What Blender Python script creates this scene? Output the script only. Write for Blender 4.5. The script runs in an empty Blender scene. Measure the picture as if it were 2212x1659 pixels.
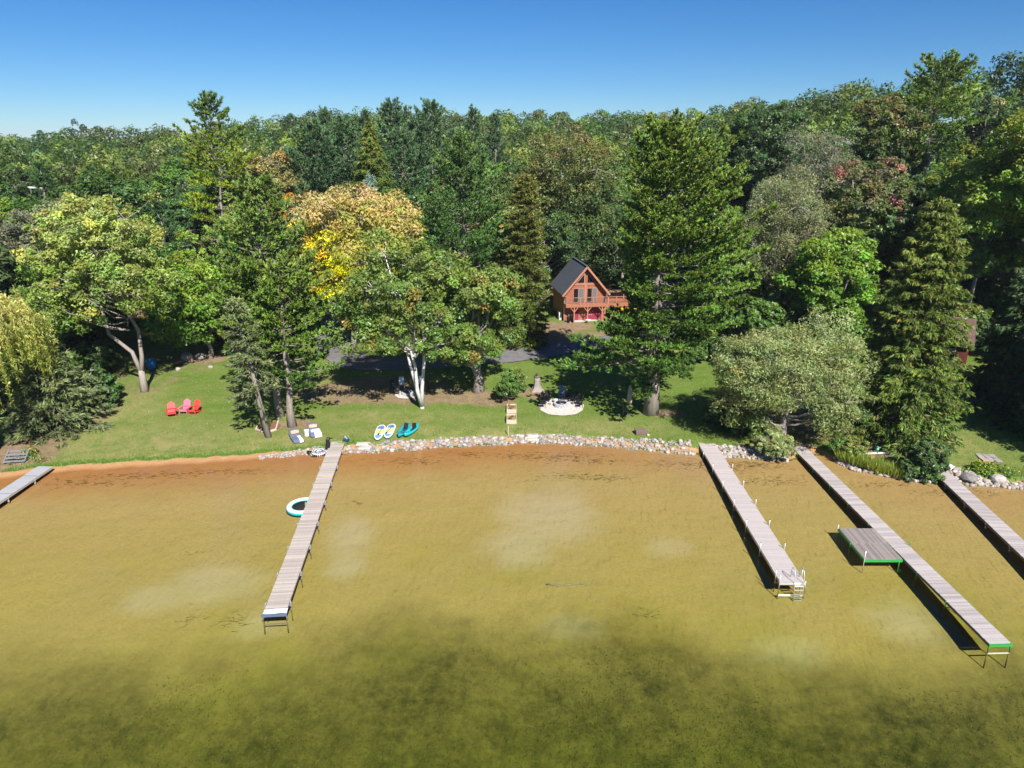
import bpy, bmesh, math, random
import numpy as np
from mathutils import Vector, Matrix, noise as mnoise

R = math.radians
scene = bpy.context.scene
col = scene.collection

# ------------------------------------------------------------------ camera, sky, sun, exposure
PITCH = R(19.0)
CAM_H = 26.0
FPX, CX, CY = 1533.4, 1106.0, 829.5            # focal length and centre of a 2212 px wide picture
cam_d = bpy.data.cameras.new('camera')
cam_d.sensor_width = 36.0
cam_d.lens = 36.0 * FPX / 2212.0
cam_d.clip_start = 0.5
cam_d.clip_end = 9000.0
cam = bpy.data.objects.new('camera', cam_d)
col.objects.link(cam)
cam.location = (0, 0, CAM_H)
cam.rotation_euler = (R(90) - PITCH, 0, 0)
scene.camera = cam

SUN_EL, SUN_AZ = R(43.0), R(21.0)              # behind the camera, a little to its right
sun_vec = Vector((math.sin(SUN_AZ) * math.cos(SUN_EL), -math.cos(SUN_AZ) * math.cos(SUN_EL), math.sin(SUN_EL)))
world = bpy.data.worlds.new('World')
scene.world = world
world.use_nodes = True
wn = world.node_tree.nodes
wl = world.node_tree.links
wn.clear()
sky = wn.new('ShaderNodeTexSky')
sky.sky_type = 'NISHITA'
sky.sun_disc = False
sky.sun_elevation = SUN_EL
sky.sun_rotation = math.pi - SUN_AZ
sky.altitude = 1500
sky.air_density = 1.0
sky.dust_density = 0.0
sky.ozone_density = 8.0
hsv = wn.new('ShaderNodeHueSaturation')
hsv.inputs['Saturation'].default_value = 1.17
bgd = wn.new('ShaderNodeBackground')
bgd.inputs['Strength'].default_value = 0.055
wo = wn.new('ShaderNodeOutputWorld')
wl.new(sky.outputs[0], hsv.inputs['Color'])
tint = wn.new('ShaderNodeMix'); tint.data_type = 'RGBA'; tint.blend_type = 'MULTIPLY'
tint.inputs[0].default_value = 1.0; tint.inputs[7].default_value = (0.82, 0.97, 1.06, 1)
wl.new(hsv.outputs[0], tint.inputs[6])
wl.new(tint.outputs[2], bgd.inputs['Color'])
wl.new(bgd.outputs[0], wo.inputs['Surface'])

sun_d = bpy.data.lights.new('sun', 'SUN')
sun_d.energy = 5.0
sun_d.angle = R(0.53)
sun_d.color = (1.0, 0.97, 0.91)
sun = bpy.data.objects.new('sun', sun_d)
col.objects.link(sun)
sun.location = (20, -40, 60)
sun.rotation_euler = sun_vec.to_track_quat('Z', 'Y').to_euler()

scene.view_settings.view_transform = 'Standard'
scene.view_settings.look = 'None'
scene.view_settings.gamma = 1.0
scene.view_settings.use_curve_mapping = False
scene.view_settings.exposure = 0.76
scene.render.engine = 'CYCLES'
scene.cycles.max_bounces = 6
scene.cycles.diffuse_bounces = 3
scene.cycles.transparent_max_bounces = 12
scene.cycles.caustics_reflective = False
scene.cycles.caustics_refractive = False
scene.cycles.volume_bounces = 0

# ------------------------------------------------------------------ surveying: where a point of the place lies
SP, CP = math.sin(PITCH), math.cos(PITCH)
def ray(u, v):
    a, b = (u - CX) / FPX, (v - CY) / FPX
    return Vector((a, CP - b * SP, -SP - b * CP))
def onz(u, v, z=0.0):
    d = ray(u, v); t = (z - CAM_H) / d.z
    return Vector((d.x * t, d.y * t, z))
def at_y(u, v, Y):
    d = ray(u, v); t = Y / d.y
    return Vector((d.x * t, Y, CAM_H + d.z * t))
def depth_of(p):
    return p.y * CP - (p.z - CAM_H) * SP

shore_px = [(-260, 1062), (0, 1034), (110, 1021), (310, 1008), (480, 998), (563, 991), (640, 984), (740, 979), (850, 975), (955, 966),
            (1062, 962), (1134, 957), (1177, 957), (1265, 962), (1345, 968), (1416, 975), (1504, 983), (1557, 987), (1640, 992), (1700, 998),
            (1745, 986), (1775, 984), (1805, 1000), (1850, 1017), (1911, 1030), (1973, 1039), (2026, 1044), (2070, 1046), (2212, 1056), (2500, 1080)]
_s = [onz(u, v) for u, v in shore_px]
SHX = np.array([p.x for p in _s]); SHY = np.array([p.y for p in _s])
def shore(x):
    x = np.asarray(x, float)
    return np.interp(x, SHX, SHY) + 0.10 * np.sin(x * 1.7) + 0.07 * np.sin(x * 3.9 + 1.0)
def sstep(a, b, x):
    t = np.clip((np.asarray(x, float) - a) / (b - a), 0, 1)
    return t * t * (3 - 2 * t)
def ground_z(x, y):
    x = np.asarray(x, float); y = np.asarray(y, float)
    t = y - shore(x)
    d = -t
    bed = -(0.026 * d + 0.0005 * d * d)
    bed = bed - 0.022 * np.maximum(0, d - 21) ** 1.45
    bed = np.maximum(bed, -5.0)
    gentle = sstep(-14, -19, x)                         # low sandy beach there, stone bank elsewhere
    bank = (0.10 * t + 0.33 * sstep(0.1, 1.5, t)) * (1 - gentle) + (0.11 * t) * gentle
    lawn = np.where(t < 2.0, bank, 0.2 * (1 - gentle) + 0.33 * (1 - gentle) + 0.22 * gentle + 0.030 * np.minimum(t - 2.0, 40))
    a = x / np.maximum(y, 60)
    A = np.interp(a, [-0.75, -0.42, -0.2, 0.0, 0.2, 0.35, 0.75], [8.5, 12.5, 19.0, 17.5, 17.0, 20, 27])
    far = np.interp(a, [-0.75, -0.3, 0.1, 0.4, 0.75], [270, 300, 310, 230, 165])
    near = np.interp(a, [-0.75, -0.4, 0.0, 0.3, 0.75], [85, 95, 108, 95, 66])
    hill = A * np.clip((y - near) / (far - near), 0, 1) ** 1.15
    hill = np.where(y > 480, np.interp(y, [480, 1500], [1, 0.35]) * hill, hill)
    land = lawn + hill
    return np.where(t < 0, bed, land)
def gz(x, y):
    return float(ground_z(x, y))
def onground(u, v):
    z = 0.8
    for _ in range(14):
        p = onz(u, v, z)
        z = 0.5 * z + 0.5 * gz(p.x, p.y)
    p.z = gz(p.x, p.y)
    return p

# ------------------------------------------------------------------ helpers: tags, meshes, materials
def tag(o, label=None, cat=None, group=None, kind=None):
    if label: o['label'] = label
    if cat: o['category'] = cat
    if group: o['group'] = group
    if kind: o['kind'] = kind
    return o
def empty(name, loc=(0, 0, 0), rz=0.0, label=None, cat=None, group=None, scale=1.0):
    o = bpy.data.objects.new(name, None)
    col.objects.link(o)
    o.location = loc; o.rotation_euler = (0, 0, rz); o.scale = (scale,) * 3
    o.empty_display_size = 0.2
    return tag(o, label, cat, group)
def link(name, me, parent=None, loc=(0, 0, 0), rot=(0, 0, 0)):
    o = bpy.data.objects.new(name, me)
    col.objects.link(o)
    o.location = loc; o.rotation_euler = rot
    if parent is not None: o.parent = parent
    return o
def copy_tree(o, parent=None, kids=None):
    c = o.copy(); col.objects.link(c)
    if parent is not None: c.parent = parent
    for ch in list(KIDS.get(o.name, ())):
        cc = copy_tree(ch, c)
        KIDS.setdefault(c.name, []).append(cc)
    return c
KIDS = {}
def child(name, me, parent, loc=(0, 0, 0), rot=(0, 0, 0), label=None):
    o = link(name, me, parent, loc, rot)
    KIDS.setdefault(parent.name, []).append(o)
    if label: o['label'] = label
    return o

class MB:
    """collects simple shapes and links them as one mesh"""
    def __init__(s): s.v, s.f, s.smooth = [], [], []
    def add(s, vs, fs, smooth=False):
        k = len(s.v); s.v += [tuple(p) for p in vs]
        s.f += [tuple(i + k for i in f) for f in fs]; s.smooth += [smooth] * len(fs)
        return s
    def box(s, c, d, rot=None, bev=0.0):
        hx, hy, hz = d[0] / 2, d[1] / 2, d[2] / 2
        if bev > 0:
            b = min(bev, hx * .9, hy * .9, hz * .9)
            vs = []
            for z, i in ((-hz, b), (-hz + b, 0), (hz - b, 0), (hz, b)):
                for x, y in ((-hx + i, -hy + i), (hx - i, -hy + i), (hx - i, hy - i), (-hx + i, hy - i)):
                    vs.append((x, y, z))
            fs = [(3, 2, 1, 0), (12, 13, 14, 15)]
            for r in range(3):
                for k in range(4):
                    a, bb = r * 4 + k, r * 4 + (k + 1) % 4
                    fs.append((a, bb, bb + 4, a + 4))
        else:
            vs = [(x, y, z) for z in (-hz, hz) for x, y in ((-hx, -hy), (hx, -hy), (hx, hy), (-hx, hy))]
            fs = [(3, 2, 1, 0), (4, 5, 6, 7), (0, 1, 5, 4), (1, 2, 6, 5), (2, 3, 7, 6), (3, 0, 4, 7)]
        M = rot.to_matrix() if hasattr(rot, 'to_matrix') else (rot or Matrix.Identity(3))
        c = Vector(c)
        return s.add([c + M @ Vector(p) for p in vs], fs)
    def bar(s, p0, p1, w, h=None, bev=0.0):
        p0, p1 = Vector(p0), Vector(p1); d = p1 - p0
        q = d.to_track_quat('Y', 'Z')
        return s.box((p0 + p1) / 2, (w, d.length, h or w), q.to_matrix(), bev)
    def tube(s, pts, rad, n=8, caps=True, smooth=True):
        pts = [Vector(p) for p in pts]
        rad = rad if hasattr(rad, '__len__') else [rad] * len(pts)
        vs, fs = [], []
        prev = None
        for i, p in enumerate(pts):
            d = (pts[min(i + 1, len(pts) - 1)] - pts[max(i - 1, 0)]).normalized()
            if prev is None:
                a = Vector((1, 0, 0)) if abs(d.x) < 0.8 else Vector((0, 1, 0))
                a = (a - d * a.dot(d)).normalized()
            else:
                a = (prev - d * prev.dot(d)).normalized()
            prev = a; b = d.cross(a)
            for k in range(n):
                t = 2 * math.pi * k / n
                vs.append(p + (a * math.cos(t) + b * math.sin(t)) * rad[i])
        for i in range(len(pts) - 1):
            for k in range(n):
                a0, a1 = i * n + k, i * n + (k + 1) % n
                fs.append((a0, a1, a1 + n, a0 + n))
        s.add(vs, fs, smooth)
        if caps:
            m = len(s.v) - len(vs)
            s.f.append(tuple(m + k for k in reversed(range(n)))); s.smooth.append(False)
            s.f.append(tuple(m + (len(pts) - 1) * n + k for k in range(n))); s.smooth.append(False)
        return s
    def lathe(s, prof, c=(0, 0, 0), n=16, smooth=True, sx=1.0, sy=1.0, close=False):
        c = Vector(c); vs, fs = [], []
        for r, z in prof:
            for k in range(n):
                t = 2 * math.pi * k / n
                vs.append(c + Vector((r * sx * math.cos(t), r * sy * math.sin(t), z)))
        m = len(prof)
        for i in range(m if close else m - 1):
            j = (i + 1) % m
            for k in range(n):
                fs.append((i * n + k, i * n + (k + 1) % n, j * n + (k + 1) % n, j * n + k))
        s.add(vs, fs, smooth)
        if not close:
            k0 = len(s.v) - len(vs)
            if prof[0][0] > 1e-4: s.f.append(tuple(k0 + k for k in reversed(range(n)))); s.smooth.append(False)
            if prof[-1][0] > 1e-4: s.f.append(tuple(k0 + (m - 1) * n + k for k in range(n))); s.smooth.append(False)
        return s
    def prism(s, poly, z0, z1):
        n = len(poly)
        vs = [(x, y, z0) for x, y in poly] + [(x, y, z1) for x, y in poly]
        fs = [tuple(reversed(range(n))), tuple(range(n, 2 * n))] + [(k, (k + 1) % n, n + (k + 1) % n, n + k) for k in range(n)]
        return s.add(vs, fs)
    def loft(s, rings, smooth=True):
        n = len(rings[0]); vs = [p for r in rings for p in r]; fs = []
        for i in range(len(rings) - 1):
            for k in range(n):
                fs.append((i * n + k, i * n + (k + 1) % n, (i + 1) * n + (k + 1) % n, (i + 1) * n + k))
        s.add(vs, fs, smooth)
        k0 = len(s.v) - len(vs)
        s.f.append(tuple(k0 + k for k in reversed(range(n)))); s.smooth.append(False)
        s.f.append(tuple(k0 + (len(rings) - 1) * n + k for k in range(n))); s.smooth.append(False)
        return s
    def mesh(s, name, m):
        me = bpy.data.meshes.new(name)
        me.from_pydata([tuple(p) for p in s.v], [], s.f)
        me.polygons.foreach_set('use_smooth', s.smooth)
        if m is not None: me.materials.append(m)
        me.update()
        return me
    def build(s, name, m, parent=None, loc=(0, 0, 0), rot=(0, 0, 0)):
        me = s.mesh(name, m)
        return child(name, me, parent, loc, rot) if parent is not None else link(name, me, None, loc, rot)

def N(nt, t, **kw):
    n = nt.nodes.new(t)
    for k, v in kw.items():
        if k in n.inputs: n.inputs[k].default_value = v
        else: setattr(n, k, v)
    return n
def mat(name, c, rough=0.7, var=0.18, scale=4.0, bump=0.15, bscale=30.0, metal=0.0, spec=0.35, stretch=(1, 1, 1), rnd=0.0, dirt=None):
    m = bpy.data.materials.new(name); m.use_nodes = True
    nt = m.node_tree; L = nt.links
    b = nt.nodes['Principled BSDF']
    b.inputs['Roughness'].default_value = rough
    b.inputs['Metallic'].default_value = metal
    b.inputs['Specular IOR Level'].default_value = spec
    tc = N(nt, 'ShaderNodeTexCoord'); mp = N(nt, 'ShaderNodeMapping'); mp.inputs['Scale'].default_value = stretch
    L.new(tc.outputs['Object'], mp.inputs['Vector'])
    n1 = N(nt, 'ShaderNodeTexNoise', Scale=scale, Detail=5.0, Roughness=0.65)
    L.new(mp.outputs[0], n1.inputs['Vector'])
    mr = N(nt, 'ShaderNodeMapRange'); mr.inputs[1].default_value = 0.25; mr.inputs[2].default_value = 0.75
    mr.inputs[3].default_value = 1 - var; mr.inputs[4].default_value = 1 + var
    L.new(n1.outputs['Fac'], mr.inputs[0])
    src = mr.outputs[0]
    if rnd > 0:
        oi = N(nt, 'ShaderNodeObjectInfo'); m2 = N(nt, 'ShaderNodeMapRange')
        m2.inputs[3].default_value = 1 - rnd; m2.inputs[4].default_value = 1 + rnd
        L.new(oi.outputs['Random'], m2.inputs[0])
        mm = N(nt, 'ShaderNodeMath', operation='MULTIPLY'); L.new(src, mm.inputs[0]); L.new(m2.outputs[0], mm.inputs[1]); src = mm.outputs[0]
    vm = N(nt, 'ShaderNodeVectorMath', operation='SCALE'); vm.inputs[0].default_value = c[:3]
    L.new(src, vm.inputs['Scale'])
    out = vm.outputs[0]
    if dirt is not None:
        n3 = N(nt, 'ShaderNodeTexNoise', Scale=dirt[1], Detail=6.0, Roughness=0.7); L.new(mp.outputs[0], n3.inputs['Vector'])
        r3 = N(nt, 'ShaderNodeMapRange'); r3.inputs[1].default_value = 0.5; r3.inputs[2].default_value = 0.72; r3.inputs[4].default_value = dirt[2]
        L.new(n3.outputs['Fac'], r3.inputs[0])
        mx = N(nt, 'ShaderNodeMix', data_type='RGBA'); L.new(r3.outputs[0], mx.inputs[0]); L.new(out, mx.inputs[6]); mx.inputs[7].default_value = (*dirt[0], 1)
        out = mx.outputs[2]
    L.new(out, b.inputs['Base Color'])
    if bump > 0:
        n2 = N(nt, 'ShaderNodeTexNoise', Scale=bscale, Detail=4.0); L.new(mp.outputs[0], n2.inputs['Vector'])
        bp = N(nt, 'ShaderNodeBump', Strength=bump, Distance=0.03); L.new(n2.outputs['Fac'], bp.inputs['Height']); L.new(bp.outputs[0], b.inputs['Normal'])
    return m

# ------------------------------------------------------------------ ground: lakebed, beach and lawn, wooded hill, water
def axis_x():
    a = np.arange(-62, 62.01, 0.4)
    o = 62 + np.cumsum(np.geomspace(0.6, 260, 42)); o = o[o < 3500]
    return np.concatenate([-o[::-1], a, o])
GX = axis_x()
def grid_obj(name, tvals, m, attrs=True):
    X, T = np.meshgrid(GX, tvals)
    Y = shore(X) + T
    Z = ground_z(X, np.where(np.abs(T) < 1e-9, Y + 1e-9, Y))
    Z = np.where(np.abs(T) < 1e-9, 0.0, Z)
    if name != 'lakebed':
        rough = 0.05 * np.sin(X * 1.9 + Y * .6) * np.sin(Y * 2.3) + 0.04 * np.sin(X * .7 - Y * 1.1)
        Z = Z + np.where(T > 2.5, rough * 0.5, 0)
    nr, nc = X.shape
    me = bpy.data.meshes.new(name)
    co = np.stack([X, Y, Z], -1).reshape(-1, 3).astype(np.float32)
    me.vertices.add(nr * nc); me.vertices.foreach_set('co', co.ravel())
    i = np.arange(nr * nc).reshape(nr, nc)
    q = np.stack([i[:-1, :-1], i[:-1, 1:], i[1:, 1:], i[1:, :-1]], -1).reshape(-1, 4)
    me.loops.add(q.size); me.loops.foreach_set('vertex_index', q.ravel().astype(np.int32))
    me.polygons.add(len(q)); me.polygons.foreach_set('loop_start', np.arange(0, q.size, 4, dtype=np.int32))
    me.polygons.foreach_set('use_smooth', np.ones(len(q), bool))
    me.update(calc_edges=True)
    at = me.attributes.new('offshore', 'FLOAT', 'POINT'); at.data.foreach_set('value', T.ravel().astype(np.float32))
    me.materials.append(m)
    o = link(name, me); o['kind'] = 'structure'
    return o, X, Y, T, me

def noise_fac(nt, vec, scale, detail=4.0, rough=0.6, lo=0.35, hi=0.65, dist=0.0):
    n = N(nt, 'ShaderNodeTexNoise', Scale=scale, Detail=detail, Roughness=rough, Distortion=dist)
    nt.links.new(vec, n.inputs['Vector'])
    r = N(nt, 'ShaderNodeMapRange'); r.inputs[1].default_value = lo; r.inputs[2].default_value = hi
    nt.links.new(n.outputs['Fac'], r.inputs[0])
    return r.outputs[0]
def mixc(nt, fac, a, b, blend='MIX'):
    m = N(nt, 'ShaderNodeMix', data_type='RGBA', blend_type=blend)
    for sock, v in ((0, fac), (6, a), (7, b)):
        if isinstance(v, (int, float)): m.inputs[sock].default_value = v
        elif isinstance(v, tuple): m.inputs[sock].default_value = (*v[:3], 1)
        else: nt.links.new(v, m.inputs[sock])
    return m.outputs[2]
def mth(nt, op, a, b=None, clamp=False):
    m = N(nt, 'ShaderNodeMath', operation=op, use_clamp=clamp)
    for k, v in enumerate((a, b)):
        if v is None: continue
        if isinstance(v, (int, float)): m.inputs[k].default_value = v
        else: nt.links.new(v, m.inputs[k])
    return m.outputs[0]
def rng_(nt, x, a, b, c=0.0, d=1.0):
    r = N(nt, 'ShaderNodeMapRange', interpolation_type='SMOOTHSTEP'); nt.links.new(x, r.inputs[0])
    for k, v in zip((1, 2, 3, 4), (a, b, c, d)): r.inputs[k].default_value = v
    return r.outputs[0]

def make_lakebed_mat():
    m = bpy.data.materials.new('lakebed_sand'); m.use_nodes = True
    nt = m.node_tree; L = nt.links; b = nt.nodes['Principled BSDF']
    b.inputs['Roughness'].default_value = 0.9; b.inputs['Specular IOR Level'].default_value = 0.1
    tc = N(nt, 'ShaderNodeTexCoord'); P = tc.outputs['Object']
    T = N(nt, 'ShaderNodeAttribute', attribute_name='offshore').outputs['Fac']
    warp = noise_fac(nt, P, 0.09, 4, 0.6, 0.0, 1.0)
    Tw = mth(nt, 'ADD', T, mth(nt, 'MULTIPLY', mth(nt, 'SUBTRACT', warp, 0.5), 16.0))
    sand = mixc(nt, noise_fac(nt, P, 0.16, 5, 0.6, 0.35, 0.7), (0.50, 0.355, 0.155), (0.44, 0.325, 0.13))
    sand = mixc(nt, noise_fac(nt, P, 7.0, 3, 0.7, 0.3, 0.75), sand, (0.39, 0.265, 0.10))
    rust = rng_(nt, mth(nt, 'ADD', T, mth(nt, 'MULTIPLY', mth(nt, 'SUBTRACT', warp, 0.5), 5.0)), -7.5, -0.5)
    sx_ = N(nt, 'ShaderNodeSeparateXYZ'); L.new(P, sx_.inputs[0])
    rust = mth(nt, 'MULTIPLY', rust, rng_(nt, sx_.outputs['X'], 24.0, -4.0, 0.25, 1.0))
    sand = mixc(nt, mth(nt, 'MULTIPLY', rust, 0.9), sand, (0.42, 0.185, 0.06))
    pat = N(nt, 'ShaderNodeAttribute', attribute_name='painted_sheen').outputs['Fac']
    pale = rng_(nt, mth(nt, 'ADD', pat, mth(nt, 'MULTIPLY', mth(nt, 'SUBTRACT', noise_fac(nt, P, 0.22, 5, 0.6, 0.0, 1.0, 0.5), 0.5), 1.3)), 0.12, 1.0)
    sand = mixc(nt, mth(nt, 'MULTIPLY', pale, 0.60), sand, (0.54, 0.42, 0.31))  # pale sky reflections on the lake, painted into the bed colour
    # weed beds: dark growth, thicker away from the shore
    wn1 = noise_fac(nt, P, 0.17, 6, 0.62, 0.30, 0.72, 0.5)
    wlim = rng_(nt, Tw, -21.0, -29.0)
    w = mth(nt, 'MULTIPLY', wlim, mth(nt, 'ADD', 0.66, mth(nt, 'MULTIPLY', wn1, 0.42)), True)
    w = mth(nt, 'MULTIPLY', w, mth(nt, 'ADD', 0.62, mth(nt, 'MULTIPLY', noise_fac(nt, P, 1.3, 8, 0.8, 0.34, 0.6), 0.38)))
    sand = mixc(nt, w, sand, (0.040, 0.036, 0.009))
    green = mth(nt, 'MULTIPLY', noise_fac(nt, P, 0.12, 4, 0.55, 0.50, 0.68), rng_(nt, T, -12, -21))
    sand = mixc(nt, mth(nt, 'MULTIPLY', mth(nt, 'MULTIPLY', green, 0.55), mth(nt, 'SUBTRACT', 1.0, mth(nt, 'MULTIPLY', wlim, 0.85))), sand, (0.31, 0.27, 0.03))
    # small dark strands of litter near the shore
    mp = N(nt, 'ShaderNodeMapping'); mp.inputs['Scale'].default_value = (0.5, 1.6, 1); L.new(P, mp.inputs['Vector'])
    sp = mth(nt, 'MULTIPLY', noise_fac(nt, mp.outputs[0], 1.5, 6, 0.8, 0.66, 0.74, 0.8), noise_fac(nt, P, 0.22, 2, 0.5, 0.5, 0.62))
    sand = mixc(nt, mth(nt, 'MULTIPLY', sp, 0.6), sand, (0.10, 0.075, 0.02))
    L.new(sand, b.inputs['Base Color'])
    mp2 = N(nt, 'ShaderNodeMapping'); mp2.inputs['Rotation'].default_value = (0, 0, R(-52)); L.new(P, mp2.inputs['Vector'])
    wv = N(nt, 'ShaderNodeTexWave', Scale=0.95, Distortion=11.0, Detail=4.0); wv.inputs['Detail Scale'].default_value = 1.2
    L.new(mp2.outputs[0], wv.inputs['Vector'])
    bp = N(nt, 'ShaderNodeBump', Strength=0.09, Distance=0.05); L.new(wv.outputs['Fac'], bp.inputs['Height'])
    n9 = N(nt, 'ShaderNodeTexNoise', Scale=3.0, Detail=5.0); L.new(P, n9.inputs['Vector'])
    bp2 = N(nt, 'ShaderNodeBump', Strength=0.15, Distance=0.08); L.new(n9.outputs['Fac'], bp2.inputs['Height']); L.new(bp.outputs[0], bp2.inputs['Normal'])
    L.new(bp2.outputs[0], b.inputs['Normal'])
    return m

def make_lawn_mat():
    m = bpy.data.materials.new('lawn_grass'); m.use_nodes = True
    nt = m.node_tree; L = nt.links; b = nt.nodes['Principled BSDF']
    b.inputs['Roughness'].default_value = 0.85; b.inputs['Specular IOR Level'].default_value = 0.2
    tc = N(nt, 'ShaderNodeTexCoord'); P = tc.outputs['Object']
    T = N(nt, 'ShaderNodeAttribute', attribute_name='offshore').outputs['Fac']
    dirt = N(nt, 'ShaderNodeAttribute', attribute_name='dirt').outputs['Fac']
    dry = N(nt, 'ShaderNodeAttribute', attribute_name='dry').outputs['Fac']
    beach = N(nt, 'ShaderNodeAttribute', attribute_name='beach').outputs['Fac']
    mp = N(nt, 'ShaderNodeMapping'); mp.inputs['Rotation'].default_value = (0, 0, R(-14)); mp.inputs['Scale'].default_value = (0.35, 1, 1); L.new(P, mp.inputs['Vector'])
    g = mixc(nt, noise_fac(nt, P, 0.33, 5, 0.65, 0.32, 0.68), (0.105, 0.185, 0.022), (0.185, 0.235, 0.055))
    g = mixc(nt, mth(nt, 'MULTIPLY', noise_fac(nt, mp.outputs[0], 0.9, 4, 0.7, 0.42, 0.66), 0.55), g, (0.24, 0.245, 0.075))
    g = mixc(nt, mth(nt, 'MULTIPLY', noise_fac(nt, P, 6.0, 6, 0.85, 0.36, 0.64), 0.7), g, (0.070, 0.120, 0.012))
    dfac = mth(nt, 'MULTIPLY', dry, noise_fac(nt, P, 0.8, 5, 0.7, 0.3, 0.62))
    g = mixc(nt, mth(nt, 'MULTIPLY', dfac, 0.85), g, (0.29, 0.25, 0.10))
    dn = mth(nt, 'ADD', dirt, mth(nt, 'MULTIPLY', mth(nt, 'SUBTRACT', noise_fac(nt, P, 0.9, 6, 0.7, 0.0, 1.0), 0.5), 1.0))
    soil = mixc(nt, noise_fac(nt, P, 1.3, 5, 0.7, 0.3, 0.7), (0.20, 0.13, 0.075), (0.34, 0.25, 0.155))
    soil = mixc(nt, mth(nt, 'MULTIPLY', noise_fac(nt, P, 9.0, 4, 0.8, 0.45, 0.6), 0.5), soil, (0.16, 0.10, 0.05))
    g = mixc(nt, rng_(nt, dn, 0.40, 0.62), g, soil)
    sandc = mixc(nt, noise_fac(nt, P, 2.0, 5, 0.7, 0.3, 0.7), (0.40, 0.205, 0.085), (0.48, 0.29, 0.15))
    sandc = mixc(nt, rng_(nt, T, 0.55, 0.05), sandc, (0.36, 0.165, 0.06))
    bn = mth(nt, 'ADD', beach, mth(nt, 'MULTIPLY', mth(nt, 'SUBTRACT', noise_fac(nt, P, 0.9, 6, 0.75, 0.0, 1.0), 0.5), 1.1))
    g = mixc(nt, rng_(nt, bn, 0.44, 0.56), g, sandc)
    L.new(g, b.inputs['Base Color'])
    n2 = N(nt, 'ShaderNodeTexNoise', Scale=14.0, Detail=5.0, Roughness=0.75); L.new(P, n2.inputs['Vector'])
    bp = N(nt, 'ShaderNodeBump', Strength=0.55, Distance=0.10); L.new(n2.outputs['Fac'], bp.inputs['Height']); L.new(bp.outputs[0], b.inputs['Normal'])
    return m

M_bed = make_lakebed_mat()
M_lawn = make_lawn_mat()
M_floor = mat('forest_litter', (0.055, 0.048, 0.022), 0.95, 0.45, 0.5, 0.6, 3.0, dirt=((0.05, 0.075, 0.015), 0.25, 0.7))

t_bed = -np.concatenate([[0, .25, .5, .8], np.arange(1.2, 12, .45), np.arange(12, 46, 0.9), np.array([48, 52, 58, 66, 78, 95, 120, 160, 220])])[::-1]
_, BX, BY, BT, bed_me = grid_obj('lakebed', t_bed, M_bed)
pale_m = np.zeros_like(BX)  # soft ellipses where reflected sky is painted onto the lakebed
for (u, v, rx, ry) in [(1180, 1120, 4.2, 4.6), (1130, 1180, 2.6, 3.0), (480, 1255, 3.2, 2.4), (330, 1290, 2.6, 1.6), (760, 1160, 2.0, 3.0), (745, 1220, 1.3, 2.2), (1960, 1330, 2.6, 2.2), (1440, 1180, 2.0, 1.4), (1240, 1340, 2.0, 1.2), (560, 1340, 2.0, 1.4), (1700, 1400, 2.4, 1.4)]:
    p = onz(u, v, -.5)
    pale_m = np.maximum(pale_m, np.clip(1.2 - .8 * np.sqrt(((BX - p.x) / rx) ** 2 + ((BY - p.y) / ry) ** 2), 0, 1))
bed_me.attributes.new('painted_sheen', 'FLOAT', 'POINT').data.foreach_set('value', pale_m.ravel().astype(np.float32))
t_lawn = np.concatenate([np.arange(0, 3.0, 0.15), np.arange(3.0, 60.01, 0.5)])
lawn_o, LX, LY, LT, lawn_me = grid_obj('lawn', t_lawn, M_lawn)
t_far = np.concatenate([[60.0], np.arange(62, 320, 4.0), np.array([330, 360, 400, 460, 540, 700, 1000, 1500, 2300, 3500])])
grid_obj('woodland_hill', t_far, M_floor)

def blob(px, py, rx, ry, rot=0.0):
    c, s = math.cos(rot), math.sin(rot)
    dx, dy = LX - px, LY - py
    return np.clip(1.25 - 0.8 * np.sqrt(((dx * c + dy * s) / rx) ** 2 + ((-dx * s + dy * c) / ry) ** 2), 0, 1)
dirt_m = np.zeros_like(LX); dry_m = np.zeros_like(LX)
for (u, v, rx, ry, rot) in [(800, 842, 7.5, 4.2, 0), (690, 852, 2.6, 1.6, 0.1), (1010, 858, 4.5, 2.0, 0), (905, 850, 5.5, 3.4, 0), (1150, 735, 4.5, 6.5, 0.2), (1200, 708, 6, 3.0, 0.2), (1185, 725, 4, 4, 0), (1095, 745, 2.5, 5, 0),
                            (1060, 862, 3.0, 2.2, 0), (1430, 893, 2.6, 1.0, 0), (1290, 735, 6, 4, 0), (1690, 985, 4, 3, 0), (2080, 850, 2.0, 2.5, 0),
                            (1900, 975, 2.6, 1.6, 0), (430, 775, 3.5, 2, 0), (190, 890, 2.5, 5, 0.3), (40, 985, 3.5, 5, 0.3), (1740, 985, 1.3, 2.6, 0), (1150, 850, 1.6, 1.6, 0),
                            (1990, 880, 3, 4, 0), (1780, 900, 7, 6, 0), (580, 925, 1.2, 1.5, 0), (645, 915, 1.7, 1.2, 0), (312, 845, 0.9, 0.7, 0)]:
    p = onground(u, v); dirt_m = np.maximum(dirt_m, blob(p.x, p.y, rx, ry, rot))
for (u, v, rx, ry) in [(300, 960, 14, 5), (230, 890, 6, 5), (600, 960, 9, 3), (350, 985, 16, 2.5), (1250, 925, 8, 2.2), (1000, 935, 14, 1.4), (2000, 960, 6, 4), (800, 900, 10, 1.6), (760, 830, 10, 4)]:
    p = onground(u, v); dry_m = np.maximum(dry_m, blob(p.x, p.y, rx, ry))
dirt_m = np.maximum(dirt_m, sstep(46, 54, LT))
side = np.maximum(sstep(-33, -42, LX - 0.25 * (LT - 5)), sstep(52, 60, LX))
dirt_m = np.maximum(dirt_m, side * sstep(5, 11, LT) * .45)
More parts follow.
